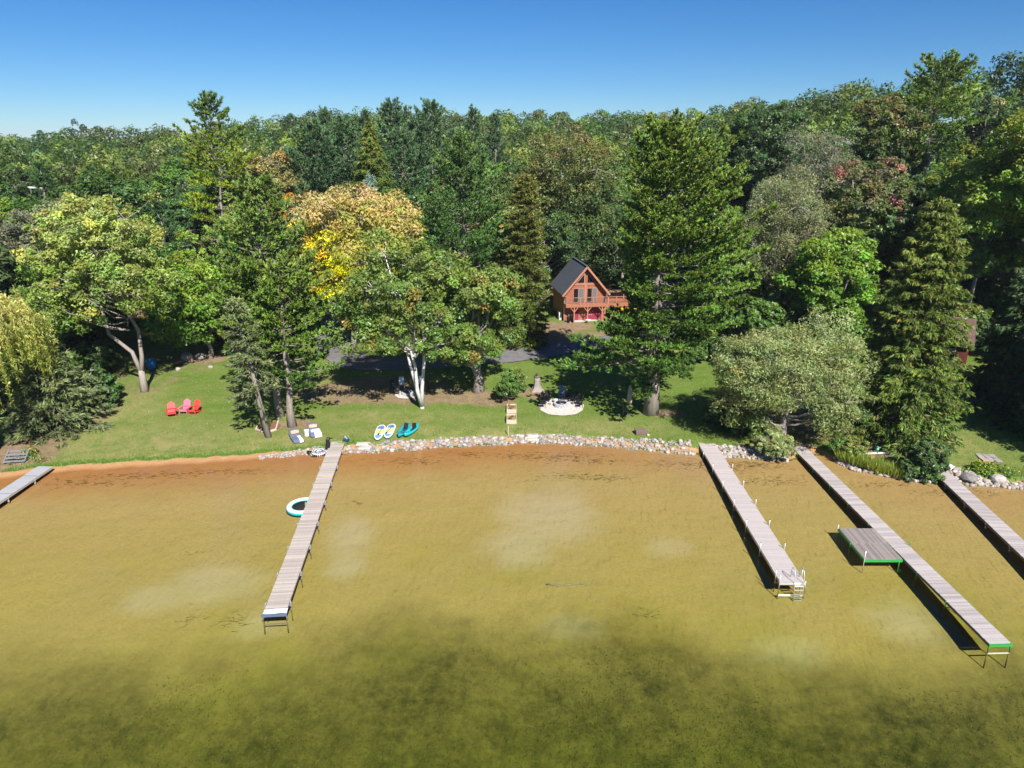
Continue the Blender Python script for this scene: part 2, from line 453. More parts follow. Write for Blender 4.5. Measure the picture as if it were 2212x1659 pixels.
beach_w = np.interp(LX, [-60, -36, -26, -17, -13, 27, 28.5, 30, 31.2, 33, 60], [1.1, 1.0, 0.95, 0.9, 0.9, 0.9, 0.8, 3.0, 2.8, 0.8, 0.8])
beach_m = np.clip(0.5 + (beach_w - LT) * 0.9, 0, 1)
for nm, arr in (('dirt', dirt_m), ('dry', dry_m), ('beach', beach_m)):
    at = lawn_me.attributes.new(nm, 'FLOAT', 'POINT'); at.data.foreach_set('value', arr.ravel().astype(np.float32))

def make_water():
    m = bpy.data.materials.new('lake_water'); m.use_nodes = True
    nt = m.node_tree; L = nt.links; nt.nodes.clear()
    out = N(nt, 'ShaderNodeOutputMaterial')
    tc = N(nt, 'ShaderNodeTexCoord'); P = tc.outputs['Object']
    mp = N(nt, 'ShaderNodeMapping'); mp.inputs['Rotation'].default_value = (0, 0, R(-35)); mp.inputs['Scale'].default_value = (1.0, 0.32, 1); L.new(P, mp.inputs['Vector'])
    n1 = N(nt, 'ShaderNodeTexNoise', Scale=3.4, Detail=5.0, Roughness=0.65, Distortion=0.7); L.new(mp.outputs[0], n1.inputs['Vector'])
    n2 = N(nt, 'ShaderNodeTexNoise', Scale=0.5, Detail=2.0); L.new(P, n2.inputs['Vector'])
    b1 = N(nt, 'ShaderNodeBump', Strength=0.13, Distance=0.05); L.new(n1.outputs['Fac'], b1.inputs['Height'])
    b2 = N(nt, 'ShaderNodeBump', Strength=0.06, Distance=0.2); L.new(n2.outputs['Fac'], b2.inputs['Height']); L.new(b1.outputs[0], b2.inputs['Normal'])
    gl = N(nt, 'ShaderNodeBsdfGlossy', Roughness=0.06); L.new(b2.outputs[0], gl.inputs['Normal'])
    tr = N(nt, 'ShaderNodeBsdfTransparent')
    fr = N(nt, 'ShaderNodeFresnel', IOR=1.33); L.new(b2.outputs[0], fr.inputs['Normal'])
    mx = N(nt, 'ShaderNodeMixShader'); L.new(fr.outputs[0], mx.inputs[0]); L.new(tr.outputs[0], mx.inputs[1]); L.new(gl.outputs[0], mx.inputs[2])
    L.new(mx.outputs[0], out.inputs['Surface'])
    va = N(nt, 'ShaderNodeVolumeAbsorption', Density=0.34)
    va.inputs['Color'].default_value = (0.70, 0.885, 0.30, 1)
    L.new(va.outputs[0], out.inputs['Volume'])
    mb = MB()
    xs = [-3400, 3400]; y0, y1 = -168, 64
    vs = [(xs[0], y0, 0), (xs[1], y0, 0), (xs[1], y1, 0), (xs[0], y1, 0), (xs[0], y0, -9), (xs[1], y0, -9), (xs[1], y1, -9), (xs[0], y1, -9)]
    mb.add(vs, [(0, 1, 2, 3), (7, 6, 5, 4), (0, 4, 5, 1), (1, 5, 6, 2), (2, 6, 7, 3), (3, 7, 4, 0)])
    o = mb.build('lake_water', m); o['kind'] = 'structure'
    return o
make_water()
# ------------------------------------------------------------------ trees
def leaf_mat(name, transl=0.28, gloss=0.05):
    m = bpy.data.materials.new(name); m.use_nodes = True
    nt = m.node_tree; L = nt.links; nt.nodes.clear()
    out = N(nt, 'ShaderNodeOutputMaterial')
    at = N(nt, 'ShaderNodeAttribute', attribute_name='col')
    oi = N(nt, 'ShaderNodeObjectInfo')
    c = mixc(nt, 1.0, at.outputs['Color'], oi.outputs['Color'], 'MULTIPLY')
    d = N(nt, 'ShaderNodeBsdfDiffuse'); L.new(c, d.inputs['Color'])
    t = N(nt, 'ShaderNodeBsdfTranslucent'); L.new(mixc(nt, 1.0, c, (1.0, 1.05, 0.55), 'MULTIPLY'), t.inputs['Color'])
    g = N(nt, 'ShaderNodeBsdfGlossy', Roughness=0.45); g.inputs['Color'].default_value = (0.8, 0.8, 0.8, 1)
    m1 = N(nt, 'ShaderNodeMixShader'); m1.inputs[0].default_value = transl; L.new(d.outputs[0], m1.inputs[1]); L.new(t.outputs[0], m1.inputs[2])
    m2 = N(nt, 'ShaderNodeMixShader'); m2.inputs[0].default_value = gloss; L.new(m1.outputs[0], m2.inputs[1]); L.new(g.outputs[0], m2.inputs[2])
    L.new(m2.outputs[0], out.inputs['Surface'])
    return m
M_leaf = leaf_mat('foliage', 0.36, 0.035)
M_needle = leaf_mat('needles', 0.22, 0.03)
M_bark = mat('bark_grey', (0.30, 0.26, 0.225), 0.9, 0.35, 3.0, 0.8, 9.0, stretch=(3, 3, 0.6))
M_barkd = mat('bark_dark', (0.15, 0.115, 0.09), 0.92, 0.35, 3.0, 0.8, 9.0, stretch=(3, 3, 0.6))
M_barkp = mat('bark_pine', (0.27, 0.225, 0.19), 0.92, 0.4, 2.5, 0.9, 8.0, stretch=(3, 3, 0.5))
M_birch = mat('bark_birch', (0.62, 0.60, 0.58), 0.75, 0.12, 3.0, 0.3, 12.0, stretch=(1, 1, 3), dirt=((0.06, 0.05, 0.045), 3.0, 0.85))

def unit(a):
    return a / np.maximum(np.linalg.norm(a, axis=-1, keepdims=True), 1e-9)
def fib(n, rng, jit=0.5):
    i = np.arange(n) + 0.5
    z = 1 - 2 * i / n; ph = i * 2.39996 + rng.uniform(0, 6.28)
    r = np.sqrt(np.maximum(0, 1 - z * z))
    d = np.stack([r * np.cos(ph), r * np.sin(ph), z], -1)
    return unit(d + rng.normal(0, jit / math.sqrt(n) * 1.5, d.shape))
def quads_mesh(name, c, nrm, size, asp, colr, mat_, rng, axis=None):
    """pointed leaf cards; size = half length, asp = width / length"""
    n = len(c)
    nrm = unit(nrm)
    a = rng.normal(size=(n, 3)) if axis is None else axis
    if axis is None:
        t = unit(a - nrm * np.sum(a * nrm, -1, keepdims=True))
    else:
        t = unit(axis)
        nrm = unit(nrm - t * np.sum(nrm * t, -1, keepdims=True))
    b = np.cross(nrm, t)
    s = np.asarray(size).reshape(-1, 1) * np.ones((n, 1))
    V = np.empty((n, 3, 3), np.float32)
    V[:, 0] = c - t * s - b * s * asp; V[:, 1] = c - t * s + b * s * asp; V[:, 2] = c + t * s
    me = bpy.data.meshes.new(name)
    me.vertices.add(n * 3); me.vertices.foreach_set('co', V.ravel())
    me.loops.add(n * 3); me.loops.foreach_set('vertex_index', np.arange(n * 3, dtype=np.int32))
    me.polygons.add(n); me.polygons.foreach_set('loop_start', np.arange(0, n * 3, 3, dtype=np.int32))
    me.update(calc_edges=True)
    ca = me.color_attributes.new('col', 'FLOAT_COLOR', 'POINT')
    cc = np.ones((n, 3, 4), np.float32); cc[..., :3] = np.clip(colr * ALB, 0.004, 0.9)[:, None, :]
    ca.data.foreach_set('color', cc.ravel())
    me.materials.append(mat_)
    return me

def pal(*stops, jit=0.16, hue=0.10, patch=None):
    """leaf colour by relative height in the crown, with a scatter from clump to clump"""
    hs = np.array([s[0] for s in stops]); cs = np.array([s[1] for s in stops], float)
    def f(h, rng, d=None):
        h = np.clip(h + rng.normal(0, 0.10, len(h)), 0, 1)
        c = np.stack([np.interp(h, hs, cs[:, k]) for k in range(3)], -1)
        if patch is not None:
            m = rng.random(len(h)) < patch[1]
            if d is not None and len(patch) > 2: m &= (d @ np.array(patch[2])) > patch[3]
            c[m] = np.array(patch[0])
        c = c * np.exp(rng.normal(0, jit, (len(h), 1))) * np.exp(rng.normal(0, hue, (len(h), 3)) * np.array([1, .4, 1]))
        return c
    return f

LEAF_K = 1.02
ALB = np.array([1.50, 1.72, 1.55])
def limb_pts(p0, p1, sag, rng, n=5):
    p0, p1 = np.array(p0, float), np.array(p1, float)
    t = np.linspace(0, 1, n)[:, None]
    L = np.linalg.norm(p1 - p0)
    mid = np.array([0, 0, -sag * L])
    w = rng.normal(0, 0.022 * L, (n, 3)); w[0] = 0; w[-1] = 0
    return p0 + (p1 - p0) * t + mid * (4 * t * (1 - t)) + w

def deciduous(seed, H, cb, rad, palette, n_lobe=15, n_clump=15, n_leaf=80, leaf=0.17, asp=0.62, trunk_r=0.3, lean=(0, 0), bark=None, lobe_k=0.42,
              upright=0.5, m_leaf=None, sub=0.35, ry=None, forks=1, fill=0.6, spiky=0.0, droop=0.0, nrand=0.55, side=6, bottom=-0.72, clump_k=0.43, fork_k=0.62, limb_k=0.5):
    rng = np.random.default_rng(seed); leaf = leaf * LEAF_K; n_leaf = int(n_leaf * 1.7)
    C = np.array([lean[0], lean[1], (cb + H) / 2]); hz = (H - cb) / 2
    A = np.array([rad, ry or rad, hz])
    d = fib(int(n_lobe * 1.25), rng, 0.8); d = d[d[:, 2] > bottom][:n_lobe]
    k = rng.uniform(0.45, 0.86, len(d))[:, None]
    LC = C + d * A * k
    LR = lobe_k * min(rad, hz * 1.15) * rng.uniform(0.75, 1.25, len(d))
    LC = np.vstack([LC, [C]]); LR = np.append(LR, lobe_k * rad * 1.1); d = np.vstack([d, [[0, 0, 1]]])
    cp, cd, cr, cl = [], [], [], []
    for i in range(len(LC)):
        e = fib(n_clump, rng, 0.8)
        out = unit((LC[i] - C) / A + 1e-6)
        keep = (e @ out > -0.45) | (rng.random(len(e)) < 0.3)
        e = e[keep]
        r = LR[i] * rng.uniform(0.75, 1.08, len(e))
        if spiky: r = r * (1 + spiky * rng.random(len(e)) ** 3 * np.clip(e[:, 2] + .3, 0, 1))
        p = LC[i] + e * r[:, None] * np.array([1, 1, 0.85])
        cp.append(p); cd.append(e); cr.append(LR[i] * clump_k * rng.uniform(0.7, 1.3, len(e))); cl.append(np.full(len(e), i))
    cp, cd, cr, cl = map(np.concatenate, (cp, cd, cr, cl))
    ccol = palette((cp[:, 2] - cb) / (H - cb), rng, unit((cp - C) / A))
    n = n_leaf
    e = unit(rng.normal(size=(len(cp), n, 3)) + np.array([0, 0, 0.35]) + 0.35 * cd[:, None, :])
    rr = rng.random((len(cp), n, 1)) ** 0.45
    off = e * rr * cr[:, None, None]
    off[..., 2] *= 0.72
    pos = (cp[:, None, :] + off).reshape(-1, 3)
    if droop: pos[:, 2] -= droop * rng.random(len(pos)) ** 2
    nr = (e * 0.55 + np.array([0, -0.15, 0.6]) + 0.25 * cd[:, None, :] + nrand * rng.normal(size=e.shape)).reshape(-1, 3)
    lc = (np.repeat(ccol, n, 0)) * np.exp(rng.normal(0, 0.11, (len(pos), 1)))
    sz = leaf * rng.uniform(0.65, 1.25, len(pos))
    crown = quads_mesh('crown', pos, nr, sz, asp, lc, m_leaf or M_leaf, rng)
    tb = MB()
    top = C + np.array([0, 0, hz * 0.35])
    npt = 7; t = np.linspace(0, 1, npt)
    base = np.array([0, 0, -0.25])
    spine = base + (top - base) * t[:, None]
    spine[:, :2] = np.array(lean)[None, :] * (t[:, None] ** 1.6)
    spine[1:-1, :2] += rng.normal(0, 0.02 * H, (npt - 2, 2)) * 0.5
    rads = trunk_r * (1 - 0.78 * t); rads[0] *= 1.35
    if forks == 1: tb.tube(spine, rads, side + 3)
    else:
        hf = max(0.3, cb * fork_k)
        kb = 1.0 if hf > .6 else .7
        tb.tube([base, (0, 0, hf * .5), (0, 0, hf)], [trunk_r * 1.3 * kb, trunk_r * 0.98 * kb, trunk_r * 0.80 * kb], side + 3)
        for q in range(forks):
            an = q * 2 * math.pi / forks + rng.uniform(-.3, .3) + 0.4
            tip = top + np.array([math.cos(an), math.sin(an) * .6, 0]) * rad * 0.36
            tb.tube(limb_pts((0, 0, hf * .8), tip, 0.06, rng, 6), np.linspace(trunk_r * 0.72, 0.05, 6) ** 1.0, side + 1)
    for i in range(len(LC) - 1):
        f = np.clip((LC[i][2] - cb) / (H - cb) * upright + rng.uniform(0.0, 0.25), 0.02, 0.9)
        zz = cb * 0.8 + f * (top[2] - cb * 0.8)
        tt = np.clip((zz - base[2]) / (top[2] - base[2]), 0, 1)
        p0 = np.array([np.interp(tt, t, spine[:, 0]), np.interp(tt, t, spine[:, 1]), zz])
        r0 = np.interp(tt, t, rads) * limb_k
        tb.tube(limb_pts(p0, LC[i], 0.08, rng), np.linspace(r0, 0.05, 5), side)
        ids = np.where(cl == i)[0]
        for j in ids[rng.random(len(ids)) < sub]:
            tb.tube(limb_pts(LC[i], cp[j], 0.03, rng, 3), [0.05, 0.035, 0.015], 4, caps=False)
    trunk = tb.mesh('trunk', bark or M_bark)
    return trunk, crown

def pine(seed, H, cb, rad, palette, fine=1.0, whorl=0.85, per=5, dens=4.6, needle=0.30, asp=0.25, trunk_r=0.38, open_=0.25, tuft=9, m=None, flat=0.34, bark=None, top_round=0.6, ragged=0.5, asym=(0, 0), table=None, el0=-6):
    """white pine: layered branches that carry upturned tufts"""
    rng = np.random.default_rng(seed); needle = needle * .84; tuft = int(tuft * 1.45)
    tb = MB()
    tz = np.linspace(-0.3, H, 9)
    wob = rng.normal(0, 0.005 * H, (9, 2)); wob[0] = 0; wob[-1] *= .5
    spine = np.stack([wob[:, 0], wob[:, 1], tz], -1)
    rads = trunk_r * (1 - 0.9 * (np.linspace(0, 1, 9)) ** 0.9); rads[0] *= 1.4
    tb.tube(spine, rads, 9)
    P, D, K = [], [], []
    z = cb
    while z < H - 0.3:
        s = (z - cb) / (H - cb)
        prof = min(1.0, 0.62 + 1.1 * s) * (1 - s ** (1 + 1.6 * top_round)) ** (0.75) + 0.05
        ax_ = asym[0]
        if table is not None:
            prof = np.interp(s, table[0], table[1]); ax_ = np.interp(s, table[0], table[2])
        k = per + int(rng.integers(-1, 2)); a0 = rng.uniform(0, 6.28)
        for q in range(k):
            if rng.random() < open_ * (1 - s): continue
            an = a0 + q * 6.283 / k + rng.normal(0, 0.25)
            dh = np.array([math.cos(an), math.sin(an), 0.0])
            L = rad * prof * (1 - ragged * rng.random()) * (1.0 + (1.0 if table is not None else .25) * (dh[0] * ax_ + dh[1] * asym[1]))
            L = max(L, 0.5)
            el = R(el0 + (46 - el0) * s ** 1.3 + rng.normal(0, 7))
            zz = z + rng.normal(0, 0.18)
            o = np.array([np.interp(zz, tz, wob[:, 0]), np.interp(zz, tz, wob[:, 1]), zz])
            def bp(t):
                t = np.asarray(t)[..., None]
                return o + dh * L * t * math.cos(el) + np.array([0, 0, 1.0]) * (L * t * math.sin(el) + 0.16 * L * t ** 2.2 - 0.10 * L * t * (1 - t))
            tt = np.linspace(0, 1, 5)
            r0 = 0.020 + 0.007 * L
            tb.tube(bp(tt), np.linspace(r0, 0.015, 5), 5, caps=False)
            nt_ = max(3, int(L * dens))
            t = rng.uniform(0.30 if L > 1.5 else 0.05, 1.03, nt_) ** 0.85
            lat = rng.uniform(-1, 1, nt_) * flat * L * (1.08 - 0.75 * t) * np.minimum(1, 4 * (t - .1).clip(0.1))
            sd = np.array([-dh[1], dh[0], 0.0])
            p = bp(t) + sd * lat[:, None] + np.array([0, 0, 1.0]) * rng.uniform(-0.08, 0.28, nt_)[:, None]
            P.append(p); D.append(unit(dh * 0.75 + np.array([0, 0, 0.45 + 0.3 * s]) + sd * (np.sign(lat) * 0.5)[:, None]))
            K.append(np.full(nt_, 1.0) * np.exp(rng.normal(0, 0.14)))
        z += whorl * rng.uniform(0.7, 1.3) * (1 - 0.35 * s)
    P, D, K = np.concatenate(P), np.concatenate(D), np.concatenate(K)
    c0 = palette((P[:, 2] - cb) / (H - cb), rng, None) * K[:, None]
    n = tuft
    ax = unit(D[:, None, :] * 0.85 + 0.50 * rng.normal(size=(len(P), n, 3)) + np.array([0, 0, 0.22]))
    ln = needle * rng.uniform(0.7, 1.2, (len(P), n, 1))
    pos = (P[:, None, :] + ax * ln * 0.85).reshape(-1, 3)
    ax = ax.reshape(-1, 3)
    nr = rng.normal(size=ax.shape) * 0.5 + np.array([0, -0.35, 0.8])
    lc = np.repeat(c0, n, 0) * np.exp(rng.normal(0, 0.10, (len(pos), 1)))
    crown = quads_mesh('crown', pos, nr, ln.reshape(-1), asp * 1.25, lc, m or M_needle, rng, axis=ax)
    return tb.mesh('trunk', bark or M_barkp), crown

def spruce(seed, H, cb, rad, palette, whorl=0.5, per=7, dens=8.0, needle=0.30, asp=0.22, trunk_r=0.28, droop=0.35, spray=6, m=None, power=0.85, ragged=0.35, hang=0.7, bark=None, lean=(0, 0)):
    """spruce: drooping branches hung with sprays, narrow towards the tip"""
    rng = np.random.default_rng(seed)
    tb = MB()
    lean = np.array([lean[0], lean[1], 0.0])
    tb.tube([lean * 0 + np.array([0, 0, -.3]), lean * .45 + np.array([0, 0, H * .4]), lean + np.array([0, 0, H])], [trunk_r * 1.35, trunk_r * .7, 0.03], 8)
    P, D, K, S = [], [], [], []
    z = cb
    while z < H - 0.1:
        s = (z - cb) / (H - cb)
        Lb = rad * (1 - s) ** power + 0.18
        k = per + int(rng.integers(-1, 2)); a0 = rng.uniform(0, 6.28)
        for q in range(k):
            an = a0 + q * 6.283 / k + rng.normal(0, 0.2)
            dh = np.array([math.cos(an), math.sin(an), 0.0])
            L = Lb * (1 - ragged * rng.random() ** 1.5) * (1.12 if rng.random() < .15 else 1.0)
            el = R(28 * s - 8 + rng.normal(0, 6))
            o = lean * (z / H) + np.array([0, 0, z + rng.normal(0, .12)])
            def bp(t):
                t = np.asarray(t)[..., None]
                return o + dh * L * t + np.array([0, 0, 1.0]) * (L * t * math.sin(el) - droop * L * t * (1 - 0.55 * t))
            tb.tube(bp(np.linspace(0, 1, 4)), np.linspace(0.02 + 0.008 * L, 0.012, 4), 4, caps=False)
            nt_ = max(3, int(L * dens))
            t = rng.uniform(0.12, 1.02, nt_) ** 0.75
            lat = rng.uniform(-1, 1, nt_) * 0.26 * L * (1.1 - 0.8 * t)
            sd = np.array([-dh[1], dh[0], 0.0])
            p = bp(t) + sd * lat[:, None] + rng.normal(0, .05, (nt_, 3))
            P.append(p); D.append(unit(dh * 0.6 + sd * (np.sign(lat) * 0.45)[:, None] + np.array([0, 0, -hang]) * (1 - 0.5 * t[:, None])))
            K.append(np.full(nt_, np.exp(rng.normal(0, 0.15))))
        z += whorl * rng.uniform(0.75, 1.25) * (1 - 0.3 * s)
    P, D, K = np.concatenate(P), np.concatenate(D), np.concatenate(K)
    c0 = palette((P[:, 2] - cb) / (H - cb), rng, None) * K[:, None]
    n = spray
    ax = unit(D[:, None, :] + 0.42 * rng.normal(size=(len(P), n, 3)))
    ln = needle * rng.uniform(0.6, 1.25, (len(P), n, 1))
    pos = (P[:, None, :] + ax * ln * 0.8).reshape(-1, 3); ax = ax.reshape(-1, 3)
    nr = rng.normal(size=ax.shape) * 0.6 + np.array([0, 0, 0.9])
    lc = np.repeat(c0, n, 0) * np.exp(rng.normal(0, 0.18, (len(pos), 1)))
    crown = quads_mesh('crown', pos, nr, ln.reshape(-1), asp * 1.25, lc, m or M_needle, rng, axis=ax)
    return tb.mesh('trunk', bark or M_barkd), crown

def willow(seed, H, rad, palette, strands=520, trunk_r=0.4):
    rng = np.random.default_rng(seed)
    tb = MB()
    tb.tube([(0, 0, -.3), (0.1, 0, H * .3), (0, 0, H * .55)], [trunk_r * 1.3, trunk_r, trunk_r * .5], 9)
    P, AX, K = [], [], []
    d = fib(46, rng, .8); d = d[d[:, 2] > -0.1]
    tips = np.array([0, 0, H * .62]) + d * np.array([rad * .78, rad * .78, H * .36])
    for tp in tips: tb.tube(limb_pts((0, 0, H * .3 + rng.random() * H * .2), tp, -.1, rng), np.linspace(.12, .03, 5), 5, caps=False)
    for i in range(strands):
        c = tips[rng.integers(len(tips))]
        o = c + rng.normal(0, 0.62, 3) * np.array([1, 1, .7])
        out = unit(o * np.array([1, 1, 0]) + 1e-6)
        L = rng.uniform(2.4, 7.5) * (o[2] / H)
        n = int(L * 6); t = np.linspace(0, 1, n)[:, None]
        sw = rng.normal(0, .25, 3)
        p = o + out * (0.9 * np.sqrt(t)) + np.array([0, 0, -1.0]) * (L * t ** 1.25) + sw * t * .6
        P.append(p); AX.append(unit(np.gradient(p, axis=0) + .35 * rng.normal(size=p.shape) * .3)); K.append(np.full(n, np.exp(rng.normal(0, .16))))
    P, AX, K = np.concatenate(P), np.concatenate(AX), np.concatenate(K)
    c0 = palette(P[:, 2] / H, rng, None) * K[:, None]
    m = 4
    pos = (P[:, None, :] + rng.normal(0, .10, (len(P), m, 3))).reshape(-1, 3)
    ax = unit(np.repeat(AX, m, 0) + .3 * rng.normal(size=pos.shape))
    lc = np.repeat(c0, m, 0) * np.exp(rng.normal(0, .16, (len(pos), 1)))
    crown = quads_mesh('crown', pos, rng.normal(size=pos.shape) + np.array([0, 0, .4]), .2 * rng.uniform(.6, 1.2, len(pos)), .22, lc, M_leaf, rng, axis=ax)
    return tb.mesh('trunk', M_barkd), crown

def plant_tree(name, meshes, loc, label, cat='tree', group=None, rz=0.0, tint=None, scale=None, parts=('trunk', 'crown')):
    o = empty(name, loc, rz, label, cat, group)
    if scale is not None: o.scale = scale
    for nm, me in zip(parts, meshes):
        if me is None: continue
        c = child(nm, me, o)
        if nm != 'trunk' and tint is not None: c.color = (*tint, 1)
    return o

# colour palettes (leaf albedo)
P_maple_yel = pal((0, (.075, .125, .018)), (.45, (.17, .195, .04)), (1, (.31, .29, .085)), jit=.2, hue=.1, patch=((.28, .25, .06), .02))
P_green = pal((0, (.045, .085, .016)), (1, (.085, .135, .025)), jit=.2)
P_bright = pal((0, (.055, .105, .013)), (.5, (.10, .158, .016)), (1, (.155, .195, .022)), jit=.2)
P_dark = pal((0, (.028, .052, .015)), (1, (.062, .095, .028)), jit=.2)
P_brown = pal((0, (.04, .07, .016)), (.6, (.085, .10, .026)), (1, (.145, .11, .035)), jit=.22, hue=.14)
P_olive = pal((0, (.080, .118, .020)), (1, (.15, .172, .038)), jit=.2, hue=.12, patch=((.22, .15, .03), .05))
P_silver = pal((0, (.12, .14, .045)), (1, (.235, .235, .10)), jit=.16, hue=.08)
P_tan = pal((0, (.12, .12, .05)), (1, (.20, .19, .095)), jit=.14, hue=.08)
P_grey = pal((0, (.095, .095, .055)), (1, (.165, .15, .10)), jit=.15, hue=.08)
P_peach = pal((0, (.09, .13, .015)), (.3, (.22, .21, .018)), (.55, (.29, .235, .04)), (.78, (.36, .25, .085)), (1, (.42, .255, .13)), jit=.16, hue=.10, patch=((.55, .40, .01), .5, (-.75, -.5, -.45), .55))
P_orange = pal((0, (.22, .14, .02)), (1, (.42, .17, .025)), jit=.2, hue=.12)
P_red = pal((0, (.04, .08, .02)), (.6, (.085, .10, .03)), (.85, (.13, .10, .05)), (1, (.26, .11, .08)), jit=.2, hue=.14, patch=((.30, .10, .09), .07, (.6, -.4, .5), .45))
P_gold = pal((0, (.085, .14, .015)), (1, (.18, .195, .026)), jit=.2, hue=.1)
P_pine = pal((0, (.045, .10, .028)), (.6, (.075, .135, .032)), (1, (.115, .155, .045)), jit=.15)
P_pine_y = pal((0, (.06, .105, .02)), (.5, (.11, .155, .022)), (1, (.15, .18, .035)), jit=.2, hue=.1)
P_pine_yy = pal((0, (.17, .20, .012)), (.55, (.19, .21, .018)), (1, (.06, .10, .03)), jit=.2, hue=.1)
P_pine_b = pal((0, (.035, .08, .032)), (1, (.075, .115, .05)), jit=.16)
P_pine_o = pal((0, (.085, .135, .022)), (.5, (.125, .165, .028)), (1, (.13, .16, .04)), jit=.2, hue=.12)
P_spruce = pal((0, (.085, .115, .02)), (1, (.125, .135, .028)), jit=.18, hue=.12, patch=((.20, .15, .04), .03))
P_spruce_g = pal((0, (.115, .125, .055)), (1, (.155, .165, .07)), jit=.16, hue=.08)
P_spruce_d = pal((0, (.03, .06, .02)), (1, (.07, .10, .035)), jit=.18)
P_blue = pal((0, (.10, .15, .13)), (1, (.17, .22, .20)), jit=.14)
P_cedar = pal((0, (.085, .115, .022)), (1, (.165, .15, .04)), jit=.18, hue=.12, patch=((.24, .15, .04), .06))
P_willow = pal((0, (.12, .165, .015)), (.6, (.26, .25, .055)), (1, (.44, .33, .13)), jit=.15, hue=.08)

def spot(u, v_base=None, Y=None, v=None):
    """ground point of a tree: from where its foot shows, or from a point of its crown and how far off it stands"""
    if v_base is not None: return onground(u, v_base)
    p = at_y(u, v, Y); p.z = gz(p.x, Y); return p
def top_h(p, u_top, v_top):
    """height of the tree at p whose tip shows at v_top"""
    q = at_y(u_top, v_top, p.y); return q.z - p.z, q.x - p.x
def px2m(px, p, z=12):
    return px * depth_of(Vector((p.x, p.y, p.z + z))) / FPX

HERO = []
def hero(kind, name, label, u, v_base=None, Y=None, top=(0, 0), w=100, cb_v=None, cb=None, palette=None, group=None, seed=1, wcx=None, **kw):
    p = spot(u, v_base, Y, cb_v or top[1])
    H, dx = top_h(p, *top)
    rad = px2m(w, p) / 2 * (1.25 if kind == 'pine' else 1.1)
    if cb is None: cb = max(0.4, top_h(p, top[0], cb_v)[0])
    elif cb < 1: cb = cb * H
    if kind == 'pine': ms = pine(seed, H, cb, rad, palette, **kw)
    elif kind == 'spruce': ms = spruce(seed, H, cb, rad, palette, **kw)
    elif kind == 'willow': ms = willow(seed, H, rad, palette, **kw)
    else:
        if 'lean' not in kw: kw['lean'] = ((px2m(wcx - u, p) if wcx is not None else 0.0), 0.0)
        ms = deciduous(seed, H, cb, rad, palette, **kw)
    HERO.append((p.x, p.y, rad))
    plant_tree(name, ms, (p.x, p.y, p.z), label, 'tree', group)
    return p, H

# --- trees along the lawn and the drive
hero('dec', 'maple_tree', 'large pale yellow-green maple with forked grey trunk standing on the open lawn', 313, 846, top=(256, 396), w=285, cb_v=770, palette=P_maple_yel, seed=14,
     wcx=258, n_lobe=44, n_clump=15, n_leaf=46, leaf=.155, trunk_r=.36, forks=2, spiky=.9, lobe_k=.25, sub=.5, ry=5.5, bottom=-.95, upright=.8, limb_k=.28)
hero('pine', 'pine_tree', 'tall olive-green pine with two storeys of branches behind the bean bag loungers', 606, 899, top=(585, 388), w=225, cb_v=760, palette=P_pine_o, seed=21,
     whorl=.8, per=7, dens=8.0, tuft=9, open_=.06, asp=.36, trunk_r=.36, needle=.22, ragged=.4)
hero('pine', 'pine_tree', 'pine with bare forked lower trunk and yellow-green boughs beside the bean bag loungers', 632, 920, top=(648, 560), w=235, cb_v=812, palette=P_pine_y, seed=22,
     whorl=.9, per=6, dens=7.5, open_=.12, asp=.36, trunk_r=.37, asym=(1.0, 0), needle=.22)
hero('spruce', 'spruce_tree', 'small grey-green spruce on a bare leaning trunk at the edged flower bed', 581, 944, top=(553, 640), w=112, cb_v=845, palette=P_spruce_g, seed=23,
     whorl=.55, per=6, dens=7, droop=.16, hang=.1, trunk_r=.25, lean=(-1.5, 0), bark=M_bark, power=.6, needle=.26)
hero('dec', 'maple_tree', 'bright green maple with low yellowing boughs behind the olive-green pine', 455, None, 82, top=(480, 560), w=190, cb_v=780, palette=P_bright, seed=24,
     n_lobe=18, n_clump=15, n_leaf=60, leaf=.18)
hero('dec', 'birch_tree', 'birch with three white stems and a broad olive crown on the shaded lawn', 912, 882, top=(856, 488), w=262, cb_v=822, palette=P_olive, seed=31,
     wcx=868, n_lobe=24, n_clump=17, n_leaf=62, leaf=.145, trunk_r=.30, forks=3, fork_k=.05, bark=M_birch, lobe_k=.34, sub=.5, ry=5.0)
hero('dec', 'oak_tree', 'broad olive-green oak with a thick grey trunk between the birch and the planter boxes', 1032, 846, top=(985, 545), w=215, cb_v=835, palette=P_olive, seed=32,
     wcx=1010, n_lobe=22, n_clump=17, n_leaf=62, leaf=.15, trunk_r=.55, lobe_k=.36)
hero('dec', 'maple_tree', 'peach-topped autumn maple with golden yellow lower boughs', 764, 756, top=(792, 394), wcx=792, w=262, cb_v=660, palette=P_peach, seed=41,
     n_lobe=30, n_clump=18, n_leaf=56, leaf=.17, lobe_k=.33, bottom=-.6, trunk_r=.34)
hero('dec', 'maple_tree', 'small orange maple between the olive pine and the peach-topped maple', 640, None, 104, top=(640, 405), w=75, cb_v=560, palette=P_orange, seed=42, n_lobe=10, n_clump=12, n_leaf=50)
hero('pine', 'pine_tree', 'great dense green pine rising between the peach-topped maple and the cabin', 1008, None, 92, top=(995, 288), w=225, cb_v=715, palette=P_pine, seed=51,
     whorl=.85, per=7, dens=7.5, tuft=9, open_=.06, trunk_r=.45, ragged=.42, needle=.24)
hero('spruce', 'cedar_tree', 'tall narrow olive-brown cedar at the corner of the cabin', 1132, None, 87, top=(1126, 376), w=118, cb_v=738, palette=P_cedar, seed=52,
     whorl=.36, per=8, dens=11, spray=6, droop=.10, hang=.05, power=.42, needle=.21, ragged=.45)
